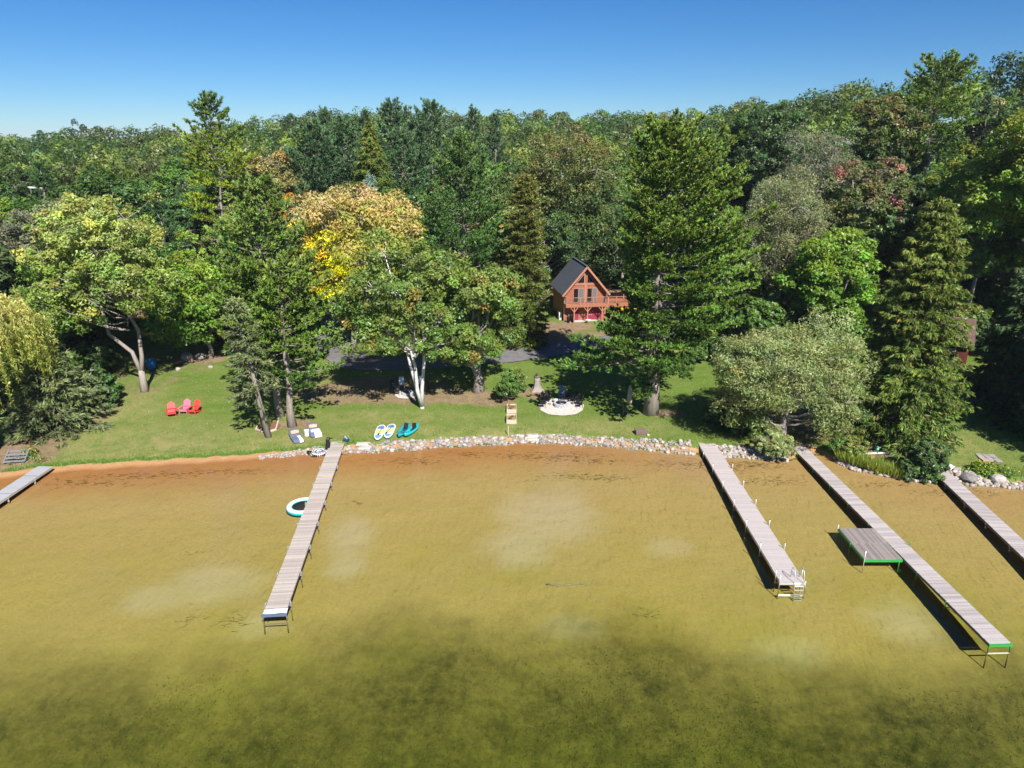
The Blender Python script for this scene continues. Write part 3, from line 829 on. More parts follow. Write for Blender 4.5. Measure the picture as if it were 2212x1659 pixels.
hero('pine', 'pine_tree', 'huge spreading pine with drooping lower boughs over the fire pit', 1405, 893, top=(1450, 287), w=285, cb_v=775, palette=P_pine_y, seed=61,
     whorl=.80, per=8, dens=10.5, tuft=10, asp=.37, open_=.05, trunk_r=.62, ragged=.42, needle=.215, flat=.36, el0=-13,
     table=([0, .07, .14, .22, .34, .5, .7, .85, .95, 1], [1.0, 1.1, 1.0, .9, .9, .95, .85, .62, .38, .12], [-.5, -.5, .0, .42, .45, .42, .3, .1, 0, 0]))
hero('dec', 'maple_tree', 'very dark brown-tinged maple towering behind the cabin', 1222, None, 121, top=(1215, 275), w=235, cb_v=600, palette=P_brown, seed=62,
     n_lobe=30, n_clump=18, n_leaf=56, leaf=.20, lobe_k=.33)
hero('dec', 'maple_tree', 'dark green maple overhanging the back of the cabin roof', 1345, None, 117, top=(1330, 430), w=170, cb_v=640, palette=P_dark, seed=63, n_lobe=18, n_clump=15, n_leaf=50, leaf=.2)
hero('dec', 'willow_tree', 'feathery grey-tan willow rising behind the huge pine', 1670, None, 92, top=(1660, 335), w=215, cb_v=680, palette=P_tan, seed=71,
     n_lobe=26, n_clump=18, n_leaf=60, leaf=.15, asp=.36, nrand=1.1, droop=.4, lobe_k=.36)
hero('dec', 'willow_tree', 'grey-brown thin-leaved tree below the skyline beside the red-tipped maple', 1750, None, 112, top=(1745, 278), w=135, cb_v=480, palette=P_grey, seed=72,
     n_lobe=18, n_clump=16, n_leaf=50, leaf=.16, asp=.36, nrand=1.1, droop=.4)
hero('dec', 'olive_tree', 'silvery olive-green tree overhanging the stone bank between two docks', 1690, 955, top=(1690, 690), w=325, cb_v=985, palette=P_silver, seed=73,
     n_lobe=34, n_clump=20, n_leaf=66, leaf=.13, asp=.36, nrand=1.0, lobe_k=.32, trunk_r=.3, ry=4.2, bottom=-.95)
hero('dec', 'maple_tree', 'bright lime-green maple behind the silvery shoreline tree', 1772, None, 82, top=(1770, 485), w=185, cb_v=745, palette=P_bright, seed=74,
     n_lobe=24, n_clump=16, n_leaf=56, leaf=.19, lobe_k=.34)
hero('dec', 'maple_tree', 'dark green maple with red-tipped upper boughs', 1850, None, 94, top=(1835, 335), w=175, cb_v=560, palette=P_red, seed=75,
     n_lobe=26, n_clump=16, n_leaf=56, leaf=.18, lobe_k=.33)
hero('spruce', 'spruce_tree', 'very tall olive-green spruce drooping over the shore beside the lime-green maple', 1932, 948, top=(1962, 425), w=270, cb_v=925, palette=P_spruce, seed=81,
     whorl=.38, per=9, dens=10, spray=7, trunk_r=.42, lean=(.3, 0), power=.6, needle=.23, hang=.9, ragged=.5)
hero('willow', 'weeping_willow', 'yellow weeping willow trailing over the bank by the metal dock', -15, 975, top=(20, 597), w=290, cb=1.0, palette=P_willow, seed=91)
hero('spruce', 'spruce_tree', 'low grey-green spruce spreading beside the weeping willow', 120, 925, top=(120, 745), w=240, cb_v=930, palette=P_spruce_g, seed=92,
     whorl=.42, per=8, dens=6.5, droop=.22, hang=.2, power=.55, needle=.27)
hero('pine', 'pine_tree', 'tall yellow-green pine breaking the skyline above the pale maple', 484, None, 112, top=(487, 208), w=170, cb_v=500, palette=P_pine_yy, seed=93,
     whorl=.95, per=5, open_=.22, dens=5.0, trunk_r=.4, needle=.32)
hero('dec', 'birch_tree', 'thin half-bare grey birch behind the pale maple', 418, None, 90, top=(415, 480), w=60, cb_v=620, palette=P_gold, seed=94, n_lobe=9, n_clump=9, n_leaf=28, bark=M_birch, trunk_r=.2)
hero('dec', 'oak_tree', 'tan autumn oak between the yellow-green pine and the blue-green pines', 598, None, 118, top=(592, 325), w=120, cb_v=480, palette=pal((0, (.07, .08, .03)), (1, (.25, .18, .06)), jit=.2, hue=.12), seed=95, n_lobe=18, n_clump=14, n_leaf=46, sub=.6, leaf=.18)
hero('spruce', 'spruce_tree', 'small blue spruce above the peach-topped maple', 805, None, 109, top=(805, 372), w=40, cb_v=470, palette=P_blue, seed=96, dens=6)
hero('spruce', 'spruce_tree', 'olive spruce with drooping tips above the peach-topped maple', 808, None, 118, top=(800, 262), w=110, cb_v=450, palette=P_spruce, seed=97, whorl=.5, dens=6.5, needle=.34)
for k, (u, Y, tp, w, sd, lb) in enumerate([(690, 122, 268, 150, 1, 'blue-green pine with sweeping boughs beside the tan autumn oak'), (752, 127, 262, 140, 2, 'blue-green pine with sweeping boughs beside the drooping olive spruce'),
                                           (875, 125, 285, 130, 3, 'grey-green pine behind the peach-topped maple near the great dense pine')]):
    hero('pine', 'pine_tree', lb, u, None, Y, top=(u, tp), w=w, cb_v=455, palette=P_pine_b, seed=100 + sd, whorl=.8, per=6, dens=4.6, tuft=8, open_=.05, needle=.34)
for k, (u, Y, tp, w, lb) in enumerate([(845, 165, 221, 58, 'round-topped pine standing highest on the centre skyline'), (880, 172, 234, 38, 'slim pine between two round-topped pines on the skyline'),
                                       (930, 168, 219, 56, 'bushy pine on the skyline above the great dense pine'), (700, 160, 236, 36, 'slim pine poking above the skyline by the blue-green pines'),
                                       (1022, 170, 234, 34, 'slim pine on the skyline right over the great dense pine'), (1070, 185, 250, 34, 'small pine on the skyline above the dark brown-tinged maple'), (788, 175, 243, 40, 'small pine on the skyline above the drooping olive spruce')]):
    hero('pine', 'pine_tree', lb, u, None, Y, top=(u, tp), w=w * 1.5, cb=.3, palette=P_pine_b, seed=110 + k, whorl=.9, per=6, dens=3.4, tuft=7, needle=.42, open_=.1, top_round=1.6)
hero('pine', 'pine_tree', 'wind-swept pine standing tallest on the eastern ridge', 2005, None, 118, top=(2015, 138), w=165, cb_v=330, palette=P_pine_o, seed=121, whorl=.75, per=6, dens=5, open_=.1, needle=.34, top_round=1.4)
hero('dec', 'maple_tree', 'rounded dark maple beside the wind-swept ridge pine', 1900, None, 118, top=(1900, 183), w=135, cb_v=420, palette=P_brown, seed=122, n_lobe=20, n_clump=15, n_leaf=48, leaf=.2)
hero('dec', 'oak_tree', 'great dark green oak rising above the grey-tan willow', 1635, None, 128, top=(1630, 214), w=165, cb_v=420, palette=P_dark, seed=123, n_lobe=24, n_clump=16, n_leaf=52, leaf=.21, lobe_k=.34)
for k, (u, Y, tp, w, cbv, pl, lb) in enumerate([
        (2120, 84, 300, 230, 560, P_gold, 'large yellow-green maple on the slope above the red cottage'),
        (2240, 78, 210, 220, 520, P_gold, 'yellow-tinged maple cut by the edge of the view below the ridge'),
        (1985, 100, 360, 160, 560, P_dark, 'shadowy green maple between the red-tipped maple and the yellow-green maple'),
        (2195, 66, 520, 150, 800, P_spruce_d, 'dark evergreen leaning in beside the red cottage'),
        (2060, 86, 470, 120, 640, P_green, 'mid-green tree over the roof of the red cottage')]):
    if pl is P_spruce_d:
        hero('spruce', 'spruce_tree', lb, u, None, Y, top=(u, tp), w=w, cb_v=cbv, palette=pl, seed=130 + k, dens=7)
    else:
        hero('dec', 'maple_tree', lb, u, None, Y, top=(u, tp), w=w, cb_v=cbv, palette=pl, seed=130 + k, n_lobe=24, n_clump=16, n_leaf=52, leaf=.19, lobe_k=.34)
hero('spruce', 'spruce_tree', 'dark spruce with stepped boughs at the edge of the shaded lawn', 2205, 905, top=(2225, 690), w=190, cb_v=885, palette=P_spruce_d, seed=140, dens=7, droop=.2, hang=.3)
hero('spruce', 'spruce_tree', 'dark ragged spruce behind the shaded lawn near the red cottage', 2150, 845, top=(2175, 575), w=130, cb_v=830, palette=P_spruce_d, seed=141, dens=7)

hero('spruce', 'spruce_tree', 'dark evergreen just past the end of the eastern lawn, shading the grass', 2345, 985, top=(2380, 560), w=300, cb_v=950, palette=P_spruce_d, seed=142, dens=7, power=.5)
# left background: brownish thicket
for k, (u, Y, tp, w, cbv, pl, nm, lb) in enumerate([
        (60, 92, 425, 210, 700, P_grey, 'willow_tree', 'brownish thin-leaved thicket tree behind the weeping willow'),
        (165, 97, 420, 150, 640, P_tan, 'willow_tree', 'dull olive thin-leaved tree behind the pale maple'),
        (20, 82, 540, 150, 780, P_brown, 'oak_tree', 'brown-green tree just above the weeping willow'),
        (150, 80, 560, 170, 800, P_green, 'maple_tree', 'dark green tree under the pale maple by the low spruce'),
        (235, 86, 560, 150, 770, P_green, 'maple_tree', 'deep green tree shaded behind the pale maple trunk'),
        (375, 92, 520, 140, 740, P_green, 'maple_tree', 'green tree between the pale maple and the half-bare birch'),
        (540, 100, 430, 120, 660, P_olive, 'maple_tree', 'olive tree behind the olive-green pine'),
        (5, 100, 415, 90, 560, P_bright, 'maple_tree', 'bright green tree under the guard rail')]):
    hero('dec', nm, lb, u, None, Y, top=(u, tp), w=w, cb_v=cbv, palette=pl, seed=150 + k, n_lobe=20, n_clump=15, n_leaf=50, leaf=.18, lobe_k=.36, bottom=-.9)
# trees closing the view behind the drive
for k, (u, Y, tp, w, cbv, pl, nm, lb) in enumerate([
        (690, 112, 470, 130, 690, P_green, 'maple_tree', 'green tree at the bend of the drive'),
        (920, 108, 500, 130, 690, P_gold, 'maple_tree', 'yellowing tree below the peach-topped maple'),
        (1170, 111, 430, 160, 660, P_dark, 'maple_tree', 'dark green tree close behind the cabin roof and the cedar'),
        (1440, 104, 520, 150, 720, P_dark, 'maple_tree', 'shaded green tree behind the huge pine by the cabin deck'),
        (1560, 98, 480, 170, 740, P_green, 'maple_tree', 'green tree low behind the huge pine'),
        (1640, 84, 640, 120, 800, P_green, 'maple_tree', 'low green tree between the huge pine and the silvery shoreline tree'),
        (1950, 88, 560, 120, 760, P_dark, 'maple_tree', 'dark tree behind the very tall spruce'),
        (1330, 128, 380, 140, 600, P_green, 'maple_tree', 'tall green tree behind the cabin deck')]):
    hero('dec', nm, lb, u, None, Y, top=(u, tp), w=w, cb_v=cbv, palette=pl, seed=170 + k, n_lobe=18, n_clump=15, n_leaf=46, leaf=.19, lobe_k=.36, bottom=-.9)

# --- the wooded hill: copies of a few prototypes, each its own tree
def proto_set():
    S = {}
    S['dark green broadleaf'] = [deciduous(300 + k, 15, 3, 4.6, P_dark, n_lobe=18, n_clump=13, n_leaf=34, leaf=.24, nrand=.45, sub=.1, side=4, lobe_k=.38) for k in range(3)]
    S['green broadleaf'] = [deciduous(310 + k, 15, 3, 4.8, P_green, n_lobe=18, n_clump=13, n_leaf=34, leaf=.24, nrand=.45, sub=.1, side=4, lobe_k=.38) for k in range(3)]
    S['olive broadleaf'] = [deciduous(320 + k, 14, 2.5, 4.6, P_olive, n_lobe=18, n_clump=13, n_leaf=34, leaf=.24, nrand=.45, sub=.1, side=4, lobe_k=.38) for k in range(2)]
    S['brownish broadleaf'] = [deciduous(330 + k, 14.5, 2.5, 4.6, P_brown, n_lobe=18, n_clump=13, n_leaf=34, leaf=.24, nrand=.45, sub=.1, side=4, lobe_k=.38) for k in range(2)]
    S['golden autumn'] = [deciduous(340, 12, 2.5, 3.6, P_gold, n_lobe=15, n_clump=12, n_leaf=32, leaf=.26, sub=.1, side=4)]
    S['dark pine'] = [pine(350 + k, 17, 4, 3.6, P_pine_b, whorl=1.0, per=5, dens=3.4, tuft=7, needle=.45, asp=.2) for k in range(2)]
    S['olive spruce'] = [spruce(360, 15, 1.5, 2.9, P_spruce_d, whorl=.7, per=6, dens=4.5, spray=5, needle=.46, asp=.26)]
    return S
PROTO = proto_set()
WEIGHT = {'dark green broadleaf': .30, 'green broadleaf': .26, 'olive broadleaf': .15, 'brownish broadleaf': .12, 'golden autumn': .035, 'dark pine': .10, 'olive spruce': .035}
NAME = {'dark green broadleaf': 'oak_tree', 'green broadleaf': 'maple_tree', 'olive broadleaf': 'ash_tree', 'brownish broadleaf': 'oak_tree', 'golden autumn': 'maple_tree', 'dark pine': 'pine_tree', 'olive spruce': 'spruce_tree'}
MARK = [(-900, 'near the guard rail'), (330, 'behind the yellow-green skyline pine'), (620, 'behind the blue-green pines'), (900, 'behind the great dense pine'),
        (1130, 'behind the brown-tinged maple'), (1330, 'behind the huge spreading pine'), (1600, 'around the great dark oak'), (1820, 'below the wind-swept ridge pine'), (2080, 'over the yellow-green maples')]
rng = np.random.default_rng(7)
def edge_y(x):
    return np.interp(x, [-90, -60, -45, -30, -20, -8, 4, 16, 26, 34, 44, 60, 90], [66, 72, 86, 96, 104, 112, 118, 120, 112, 104, 96, 80, 66])
pts = []
def free(x, y, s):
    for (hx, hy, hr) in HERO:
        if (x - hx) ** 2 + (y - hy) ** 2 < (0.55 * hr + 2.4) ** 2: return False
    for (a, b, c) in pts:
        if (x - a) ** 2 + (y - b) ** 2 < (s) ** 2: return False
    return True
near_pts, far_pts = [], []
Yc = 66.0
while Yc < 340:
    sp = 7.4 + 0.010 * (Yc - 66)
    xs = np.arange(-0.78 * Yc - 14, 0.78 * Yc + 14, sp)
    for x in xs:
        x += rng.uniform(-.42, .42) * sp; y = Yc + rng.uniform(-.42, .42) * sp
        if y < edge_y(x) or y > np.interp(x / y, [-0.75, -0.3, 0.1, 0.4, 0.75], [270, 300, 310, 230, 165]) + 22: continue
        if y < 215 and not free(x, y, sp * .62): continue
        (near_pts if y < 168 else far_pts).append((x, y))
        if y < 215: pts.append((x, y, 1))
    Yc += sp * .86
KINDS_ = list(WEIGHT); WW = np.array([WEIGHT[k] for k in KINDS_]); WW /= WW.sum()
near_pts.sort(key=lambda p: p[1])
for (x, y) in near_pts[:215]:
    k = KINDS_[rng.choice(len(KINDS_), p=WW)]
    z = gz(x, y)
    u = CX + FPX * x / depth_of(Vector((x, y, z + 12)))
    mk = [m for a, m in MARK if u >= a][-1]
    row = 'at the hill foot' if y < 125 else 'on the hillside'
    ms = PROTO[k][rng.integers(len(PROTO[k]))]
    s = rng.uniform(.86, 1.22)
    tint = np.exp(rng.normal(-.06, .17, 1)) * np.exp(rng.normal(0, .07, 3))
    size = 'tall' if s > 1.1 else 'low' if s < .95 else 'mid-height'
    plant_tree(NAME[k], ms, (x, y, z - .1), f'{size} {k} tree {row} {mk}', 'tree', f'{k} trees {row} {mk}', rng.uniform(0, 6.28), tuple(tint), (s * rng.uniform(.9, 1.12), s * rng.uniform(.9, 1.12), s))

def far_forest(points):
    """the canopy beyond, which reads as one mass"""
    me = bpy.data.meshes.new('distant_forest')
    me.from_pydata([(x, y, gz(x, y)) for x, y in points], [], [])
    o = link('distant_forest', me); o['kind'] = 'stuff'
    protos = []
    for k in ('dark green broadleaf', 'green broadleaf', 'olive broadleaf', 'brownish broadleaf', 'dark pine'):
        protos.append(PROTO[k][0][1])
    ng = bpy.data.node_groups.new('canopy_scatter', 'GeometryNodeTree')
    ng.interface.new_socket('Geometry', in_out='INPUT', socket_type='NodeSocketGeometry')
    ng.interface.new_socket('Geometry', in_out='OUTPUT', socket_type='NodeSocketGeometry')
    gi = ng.nodes.new('NodeGroupInput'); go = ng.nodes.new('NodeGroupOutput')
    join = ng.nodes.new('GeometryNodeJoinGeometry')
    return o, ng, gi, go, join, protos
# the far canopy is kept cheap: four wide blocks of merged crowns share their meshes
def merged_far(points):
    vs, cs = [], []
    rng2 = np.random.default_rng(99)
    names = ['dark green broadleaf', 'green broadleaf', 'olive broadleaf', 'brownish broadleaf', 'golden autumn', 'dark pine']
    wts = np.array([.29, .26, .18, .15, .055, .065])
    src = []
    pals = [P_dark, P_green, P_olive, P_brown, P_gold, P_pine_b]
    V, Cc = [], []
    for (x, y) in points:
        k = rng2.choice(6, p=wts); z = gz(x, y)
        s = rng2.uniform(.85, 1.25); Hh = (15.5 if k != 5 else 18) * s; rad = (5.5 if k != 5 else 3.0) * s
        n = 16; d = fib(int(n * 1.5), rng2, .8); d = d[d[:, 2] > -.15]
        ctr = np.array([x, y, z + Hh * .58])
        lob = ctr + d * np.array([rad * .72, rad * .72, Hh * .32])
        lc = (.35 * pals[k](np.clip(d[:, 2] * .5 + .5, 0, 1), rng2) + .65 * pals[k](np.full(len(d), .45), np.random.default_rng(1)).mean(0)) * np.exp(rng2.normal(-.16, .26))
        m = 40
        e = unit(rng2.normal(size=(len(lob), m, 3)) + np.array([0, -.2, .55]))
        p = lob[:, None, :] + e * (rng2.random((len(lob), m, 1)) ** .22) * rad * .37
        V.append(np.concatenate([p.reshape(-1, 3), e.reshape(-1, 3)], -1)); Cc.append(np.repeat(lc, m, 0))
    A = np.concatenate(V); C_ = np.concatenate(Cc)
    C_ = C_ * np.exp(rng2.normal(0, .08, (len(C_), 1)))
    nr = A[:, 3:] * 1.1 + rng2.normal(size=(len(A), 3)) * .28
    me = quads_mesh('distant_forest', A[:, :3], nr, .45 * rng2.uniform(.7, 1.3, len(A)), .62, C_, M_leaf, rng2)
    o = link('distant_forest', me); o['kind'] = 'stuff'
    return o
merged_far(near_pts[215:] + far_pts)
print('near', len(near_pts), 'far', len(far_pts))
# --- undergrowth: shrubs that fill the wood's edge
BUSH = [deciduous(400 + k, 2.6, .1, 1.7, pl, n_lobe=11, n_clump=11, n_leaf=26, leaf=.15, trunk_r=.06, sub=.05, side=3, bottom=-.5, lobe_k=.5)
        for k, pl in enumerate((P_green, P_dark, P_olive, P_bright))]
BNAME = ['mid-green', 'dark green', 'olive', 'lime-green']
def bush_at(x, y, k, s, label, group, rz=0.0, sz=1.0):
    plant_tree('shrub', BUSH[k], (x, y, gz(x, y) - .05), label, 'shrub', group, rz, None, (s, s, s * sz), ('stem', 'foliage'))
rngb = np.random.default_rng(17)
nb = 0
for (u0, u1, v0, v1, n, where) in [(0, 250, 740, 900, 34, 'in the thicket under the brown-green trees'), (330, 560, 690, 770, 16, 'behind the pale maple at the wood edge'),
                                   (560, 760, 640, 700, 12, 'beyond the drive under the green tree'), (860, 1100, 660, 715, 14, 'under the yellowing tree beyond the drive'),
                                   (1380, 1640, 690, 790, 26, 'in the shade behind the huge spreading pine'), (1640, 1850, 700, 800, 14, 'under the lime-green maple'),
                                   (2040, 2212, 640, 760, 22, 'under the dark trees around the red cottage'), (1560, 1690, 870, 940, 7, 'under the silvery shoreline tree')]:
    for i in range(n):
        p = onground(rngb.uniform(u0, u1), rngb.uniform(v0, v1))
        k = rngb.choice(4, p=[.35, .4, .2, .05])
        s_ = rngb.uniform(.6, 1.35); sw = 'small' if s_ < .8 else 'large' if s_ > 1.15 else 'mid-sized'
        bush_at(p.x, p.y, k, s_, f'{sw} {BNAME[k]} shrub {where}', f'{BNAME[k]} shrubs {where}', rngb.uniform(0, 6))
# ------------------------------------------------------------------ the drive
M_asph = mat('asphalt', (0.155, 0.145, 0.15), 0.9, 0.25, 1.2, 0.4, 20, dirt=((0.24, 0.20, 0.17), 0.6, 0.6))
def ribbon(name, px, width, m, lift=0.03):
    P = [onground(u, v) for u, v in px]
    Q = []
    for i in range(len(P) - 1):
        for k in range(6):
            Q.append(P[i].lerp(P[i + 1], k / 6))
    Q.append(P[-1])
    for _ in range(3):
        Q = [Q[0]] + [(Q[i - 1] + Q[i] * 2 + Q[i + 1]) / 4 for i in range(1, len(Q) - 1)] + [Q[-1]]
    vs, fs = [], []
    n = 9
    for i, p in enumerate(Q):
        d = (Q[min(i + 1, len(Q) - 1)] - Q[max(i - 1, 0)]); d.z = 0; d.normalize()
        s = Vector((-d.y, d.x, 0))
        for k in range(n):
            e = (k / (n - 1) - .5) * (width + (0.25 * math.sin(i * 1.3 + k * 5)))
            q = p + s * e
            vs.append((q.x, q.y, gz(q.x, q.y) + lift + .03 * (1 - (2 * k / (n - 1) - 1) ** 2)))
    for i in range(len(Q) - 1):
        for k in range(n - 1):
            a = i * n + k
            fs.append((a, a + 1, a + 1 + n, a + n))
    mb = MB(); mb.add(vs, fs, True)
    o = mb.build(name, m); o['kind'] = 'structure'
    return o
ribbon('driveway', [(1480, 716), (1400, 728), (1300, 740), (1190, 758), (1090, 771), (960, 782), (850, 788), (770, 786), (725, 760), (720, 715), (742, 670), (770, 630)], 4.6, M_asph, 0.10)

# ------------------------------------------------------------------ the cabin
M_wood = mat('stained_siding', (0.34, 0.125, 0.07), 0.65, 0.14, 2.0, 0.3, 10, stretch=(.4, .4, 4))
M_trim = mat('stained_trim', (0.40, 0.18, 0.115), 0.6, 0.12, 3.0, 0.2, 10)
M_rooft = mat('slate_grey_metal_shingle', (0.085, 0.095, 0.115), 0.5, 0.15, 3, 0.1, 20, rnd=.12)
M_mar = mat('maroon_door_paint', (0.25, 0.025, 0.055), 0.5, 0.06, 2, 0.05, 10)
M_white = mat('white_paint', (0.78, 0.77, 0.75), 0.5, 0.05, 3, 0.05, 10)
M_conc = mat('concrete', (0.50, 0.46, 0.42), 0.85, 0.15, 3, 0.3, 20)
M_black = mat('black_plastic', (0.018, 0.018, 0.02), 0.5, 0.1, 3, 0.05, 10)
M_dark = mat('dark_interior', (0.02, 0.018, 0.016), 0.8, 0.1, 3, 0, 10)
M_grey = mat('screen_grey', (0.13, 0.13, 0.14), 0.6, 0.08, 6, 0, 10)
gm = bpy.data.materials.new('window_glass'); gm.use_nodes = True
_b = gm.node_tree.nodes['Principled BSDF']; _b.inputs['Base Color'].default_value = (.012, .013, .014, 1); _b.inputs['Roughness'].default_value = .06
M_glass = gm

def cabin():
    p = onground(1262, 691)
    rz = R(9)
    o = empty('cabin', (p.x, p.y, p.z - .02), rz, 'small steep-roofed reddish-brown cabin with a balcony and maroon garage door', 'house')
    W, Dp, ez, pz = 5.9, 7.4, 4.15, 7.6
    hw = W / 2
    w = MB()
    y0, y1 = 0, Dp
    w.add([(-hw, y0, -.3), (hw, y0, -.3), (hw, y0, ez), (0, y0, pz - .25), (-hw, y0, ez), (-hw, y1, -.3), (hw, y1, -.3), (hw, y1, ez), (0, y1, pz - .25), (-hw, y1, ez)],
          [(0, 1, 2, 3, 4), (9, 8, 7, 6, 5), (1, 6, 7, 2), (5, 0, 4, 9), (4, 3, 8, 9), (3, 2, 7, 8)])
    w.build('wall', M_wood, o)
    # lapped siding on the front and the near side
    sd = MB()
    z = 0.12
    while z < pz - .5:
        half = hw if z < ez else hw * (pz - .3 - z) / (pz - .3 - ez)
        if half > .3:
            sd.box((0, -.012, z), (2 * half - .04, .024, .155), Matrix.Rotation(R(4), 3, 'X'))
            if z < ez - .1: sd.box((-hw - .012, Dp / 2, z), (.024, Dp - .1, .155), Matrix.Rotation(R(4), 3, 'Y'))
        z += .165
    s = sd.build('siding', M_wood, o); s['kind'] = 'stuff'
    # roof: two slabs and courses of shingles
    ov, fo = .45, .75
    run = hw + ov
    sl = math.atan2(pz - ez, hw)
    rf = MB()
    for sg in (-1, 1):
        e = Vector((sg * run, 0, pz - run * math.tan(sl)))
        q = [(sg * run, -fo, e.z), (0, -fo, pz), (0, Dp + .4, pz), (sg * run, Dp + .4, e.z)]
        q2 = [(x, y, zz + .13) for x, y, zz in q]
        fs = [(0, 1, 2, 3), (7, 6, 5, 4), (0, 4, 5, 1), (1, 5, 6, 2), (2, 6, 7, 3), (3, 7, 4, 0)]
        rf.add(q + q2, fs)
    roof = rf.build('roof', M_trim, o)
    L = math.hypot(run, run * math.tan(sl))
    sh = MB(); rr = random.Random(5)
    n_c = 17
    for sg in (-1, 1):
        for i in range(n_c):
            dd = (i + .5) / n_c
            nx = 18
            for k in range(nx):
                y = -fo + .02 + (k + .5 + (.5 if i % 2 else 0)) * (Dp + .4 + fo - .04) / (nx + .5)
                cx_, cz_ = sg * run * (1 - dd), pz - run * math.tan(sl) * (1 - dd) + .16 + rr.uniform(0, .006)
                sh.box((cx_, y, cz_), (L / n_c * 1.12, (Dp + fo) / nx * .955, .03), Matrix.Rotation(sg * (sl + R(1.8) * -1), 3, 'Y'))
    shs = sh.build('shingles', M_rooft, roof); shs['kind'] = 'stuff'
    MB().bar((0, -fo, pz + .2), (0, Dp + .4, pz + .2), .3, .06).build('ridge_cap', M_rooft, roof)
    for sg in (-1, 1):
        MB().bar((sg * run, -fo - .03, pz - run * math.tan(sl) + .05), (0, -fo - .03, pz + .06), .09, .26).build('fascia', M_trim, roof)
    # gable glass
    tz = 5.3
    for sg in (-1, 1):
        tri = MB(); top = pz - .62; half = (pz - .62 - tz) / math.tan(sl)
        a = [(sg * .17, -.03, tz), (sg * (half - .05), -.03, tz), (sg * .17, -.03, top - .28)]
        b_ = [(x, -.06, zz) for x, _, zz in a]
        tri.add(a + b_, [(0, 1, 2), (5, 4, 3), (0, 3, 4, 1), (1, 4, 5, 2), (2, 5, 3, 0)])
        win = tri.build('gable_window', M_glass, o)
        f = MB()
        pts_ = [Vector(b_[0]), Vector(b_[1]), Vector(b_[2])]
        for i in range(3): f.bar(pts_[i] + Vector((0, -.02, 0)), pts_[(i + 1) % 3] + Vector((0, -.02, 0)), .12, .10)
        f.build('window_frame', M_trim, win)
    MB().bar((-2.0, -.07, tz - .14), (2.0, -.07, tz - .14), .08, .22).build('beam', M_trim, o)
    # two sliding doors on the balcony floor
    fz = 2.55
    for cx_ in (-.98, .98):
        dr = MB().box((cx_, -.05, fz + 1.06), (1.5, .06, 2.05)).build('sliding_door', M_trim, o)
        MB().box((cx_ - .36, -.085, fz + 1.06), (.62, .03, 1.88)).build('glass_pane', M_glass, dr)
        MB().box((cx_ + .36, -.095, fz + 1.06), (.62, .03, 1.88)).build('screen_panel', M_grey, dr)
    MB().box((0, -.08, fz + 1.3), (.34, .10, 2.6)).build('post', M_trim, o)
    # balcony
    bd = 1.35
    fl = MB()
    for k in range(9): fl.box((0, -.16 - k * .145, fz - .03), (W + .15, .135, .05))
    fl.build('balcony_floor', M_trim, o)
    rim = MB(); rim.box((0, -bd, fz - .18), (W + .2, .07, .38)); rim.box((-hw - .06, -bd / 2, fz - .18), (.07, bd, .38)); rim.box((hw + .06, -bd / 2, fz - .18), (.07, bd, .38))
    rim.build('balcony_rim', M_wood, o)
    xs = [-hw, -hw * .34, hw * .3, hw]
    for x in xs: MB().box((x, -bd, fz + .5), (.1, .1, 1.05)).build('baluster_post', M_trim, o)
    rl = MB(); rl.bar((-hw - .05, -bd, fz + 1.0), (hw + .05, -bd, fz + 1.0), .12, .06); rl.bar((-hw, 0, fz + 1.0), (-hw, -bd, fz + 1.0), .12, .06); rl.bar((hw, 0, fz + 1.0), (hw, -bd, fz + 1.0), .12, .06)
    rl.bar((-hw, -bd, fz + .12), (hw, -bd, fz + .12), .06, .05)
    rl.build('handrail', M_trim, o)
    bal = MB()
    for k in range(34):
        x = -hw + .1 + k * (W - .2) / 33; bal.box((x, -bd, fz + .56), (.025, .02, .86))
    for k in range(8): bal.box((-hw, -.1 - k * .165, fz + .56), (.02, .025, .86)); bal.box((hw, -.1 - k * .165, fz + .56), (.02, .025, .86))
    bb = bal.build('balusters', M_grey, o); bb['kind'] = 'stuff'
    for x in (-hw * .62, .1, hw * .75):
        pp = MB(); pp.box((x, -bd + .05, (fz - .3) / 2 - .1), (.15, .15, fz - .1))
        q = pp.build('support_post', M_trim, o)
        br = MB()
        for sg in (-1, 1): br.bar((x, -bd + .05, fz - 1.05), (x + sg * .5, -bd + .05, fz - .42), .1, .1)
        br.build('knee_brace', M_trim, q)
    # doors below
    d1 = MB().box((-1.35, -.05, 1.02), (.92, .08, 2.0)).build('entry_door', M_mar, o)
    MB().box((-1.35, -.1, 1.5), (.5, .03, .55)).build('door_window', M_glass, d1)
    g = MB()
    for k in range(4): g.box((1.25, -.05, .32 + k * .52), (2.35, .07, .505))
    gd = g.build('garage_door', M_mar, o)
    hp = MB()
    for x, zz in ((.35, .95), (.5, 1.15), (.75, 1.18), (.95, 1.1), (1.15, 1.25), (.75, .8), (1.05, .75)): hp.box((x, -.095, zz), (.12, .02, .05))
    hp.build('hinge_plate', M_white, gd)
    MB().box((.0, -.45, -.1), (W - .3, .9, .28)).build('concrete_sill', M_conc, o)
    MB().tube([(-hw - .06, -.1, ez - .1), (-hw - .06, -.1, .1)], .05, 8).build('downspout', M_white, o)
    MB().box((hw + .05, -.03, 2), (.12, .1, 4.1)).build('corner_board', M_trim, o); MB().box((-hw - .03, -.03, 2), (.14, .1, 4.1)).build('corner_board', M_trim, o)
    # side deck
    sdk = MB(); sdk.box((hw + 1.9, 1.3, fz - .45), (3.6, 3.2, .5))
    dk = sdk.build('side_deck', M_wood, o)
    r2 = MB()
    for x in (hw + .4, hw + 1.6, hw + 3.6): r2.box((x, -.3, fz + .25), (.1, .1, 1.0))
    r2.box((hw + 3.6, 2.8, fz + .25), (.1, .1, 1.0))
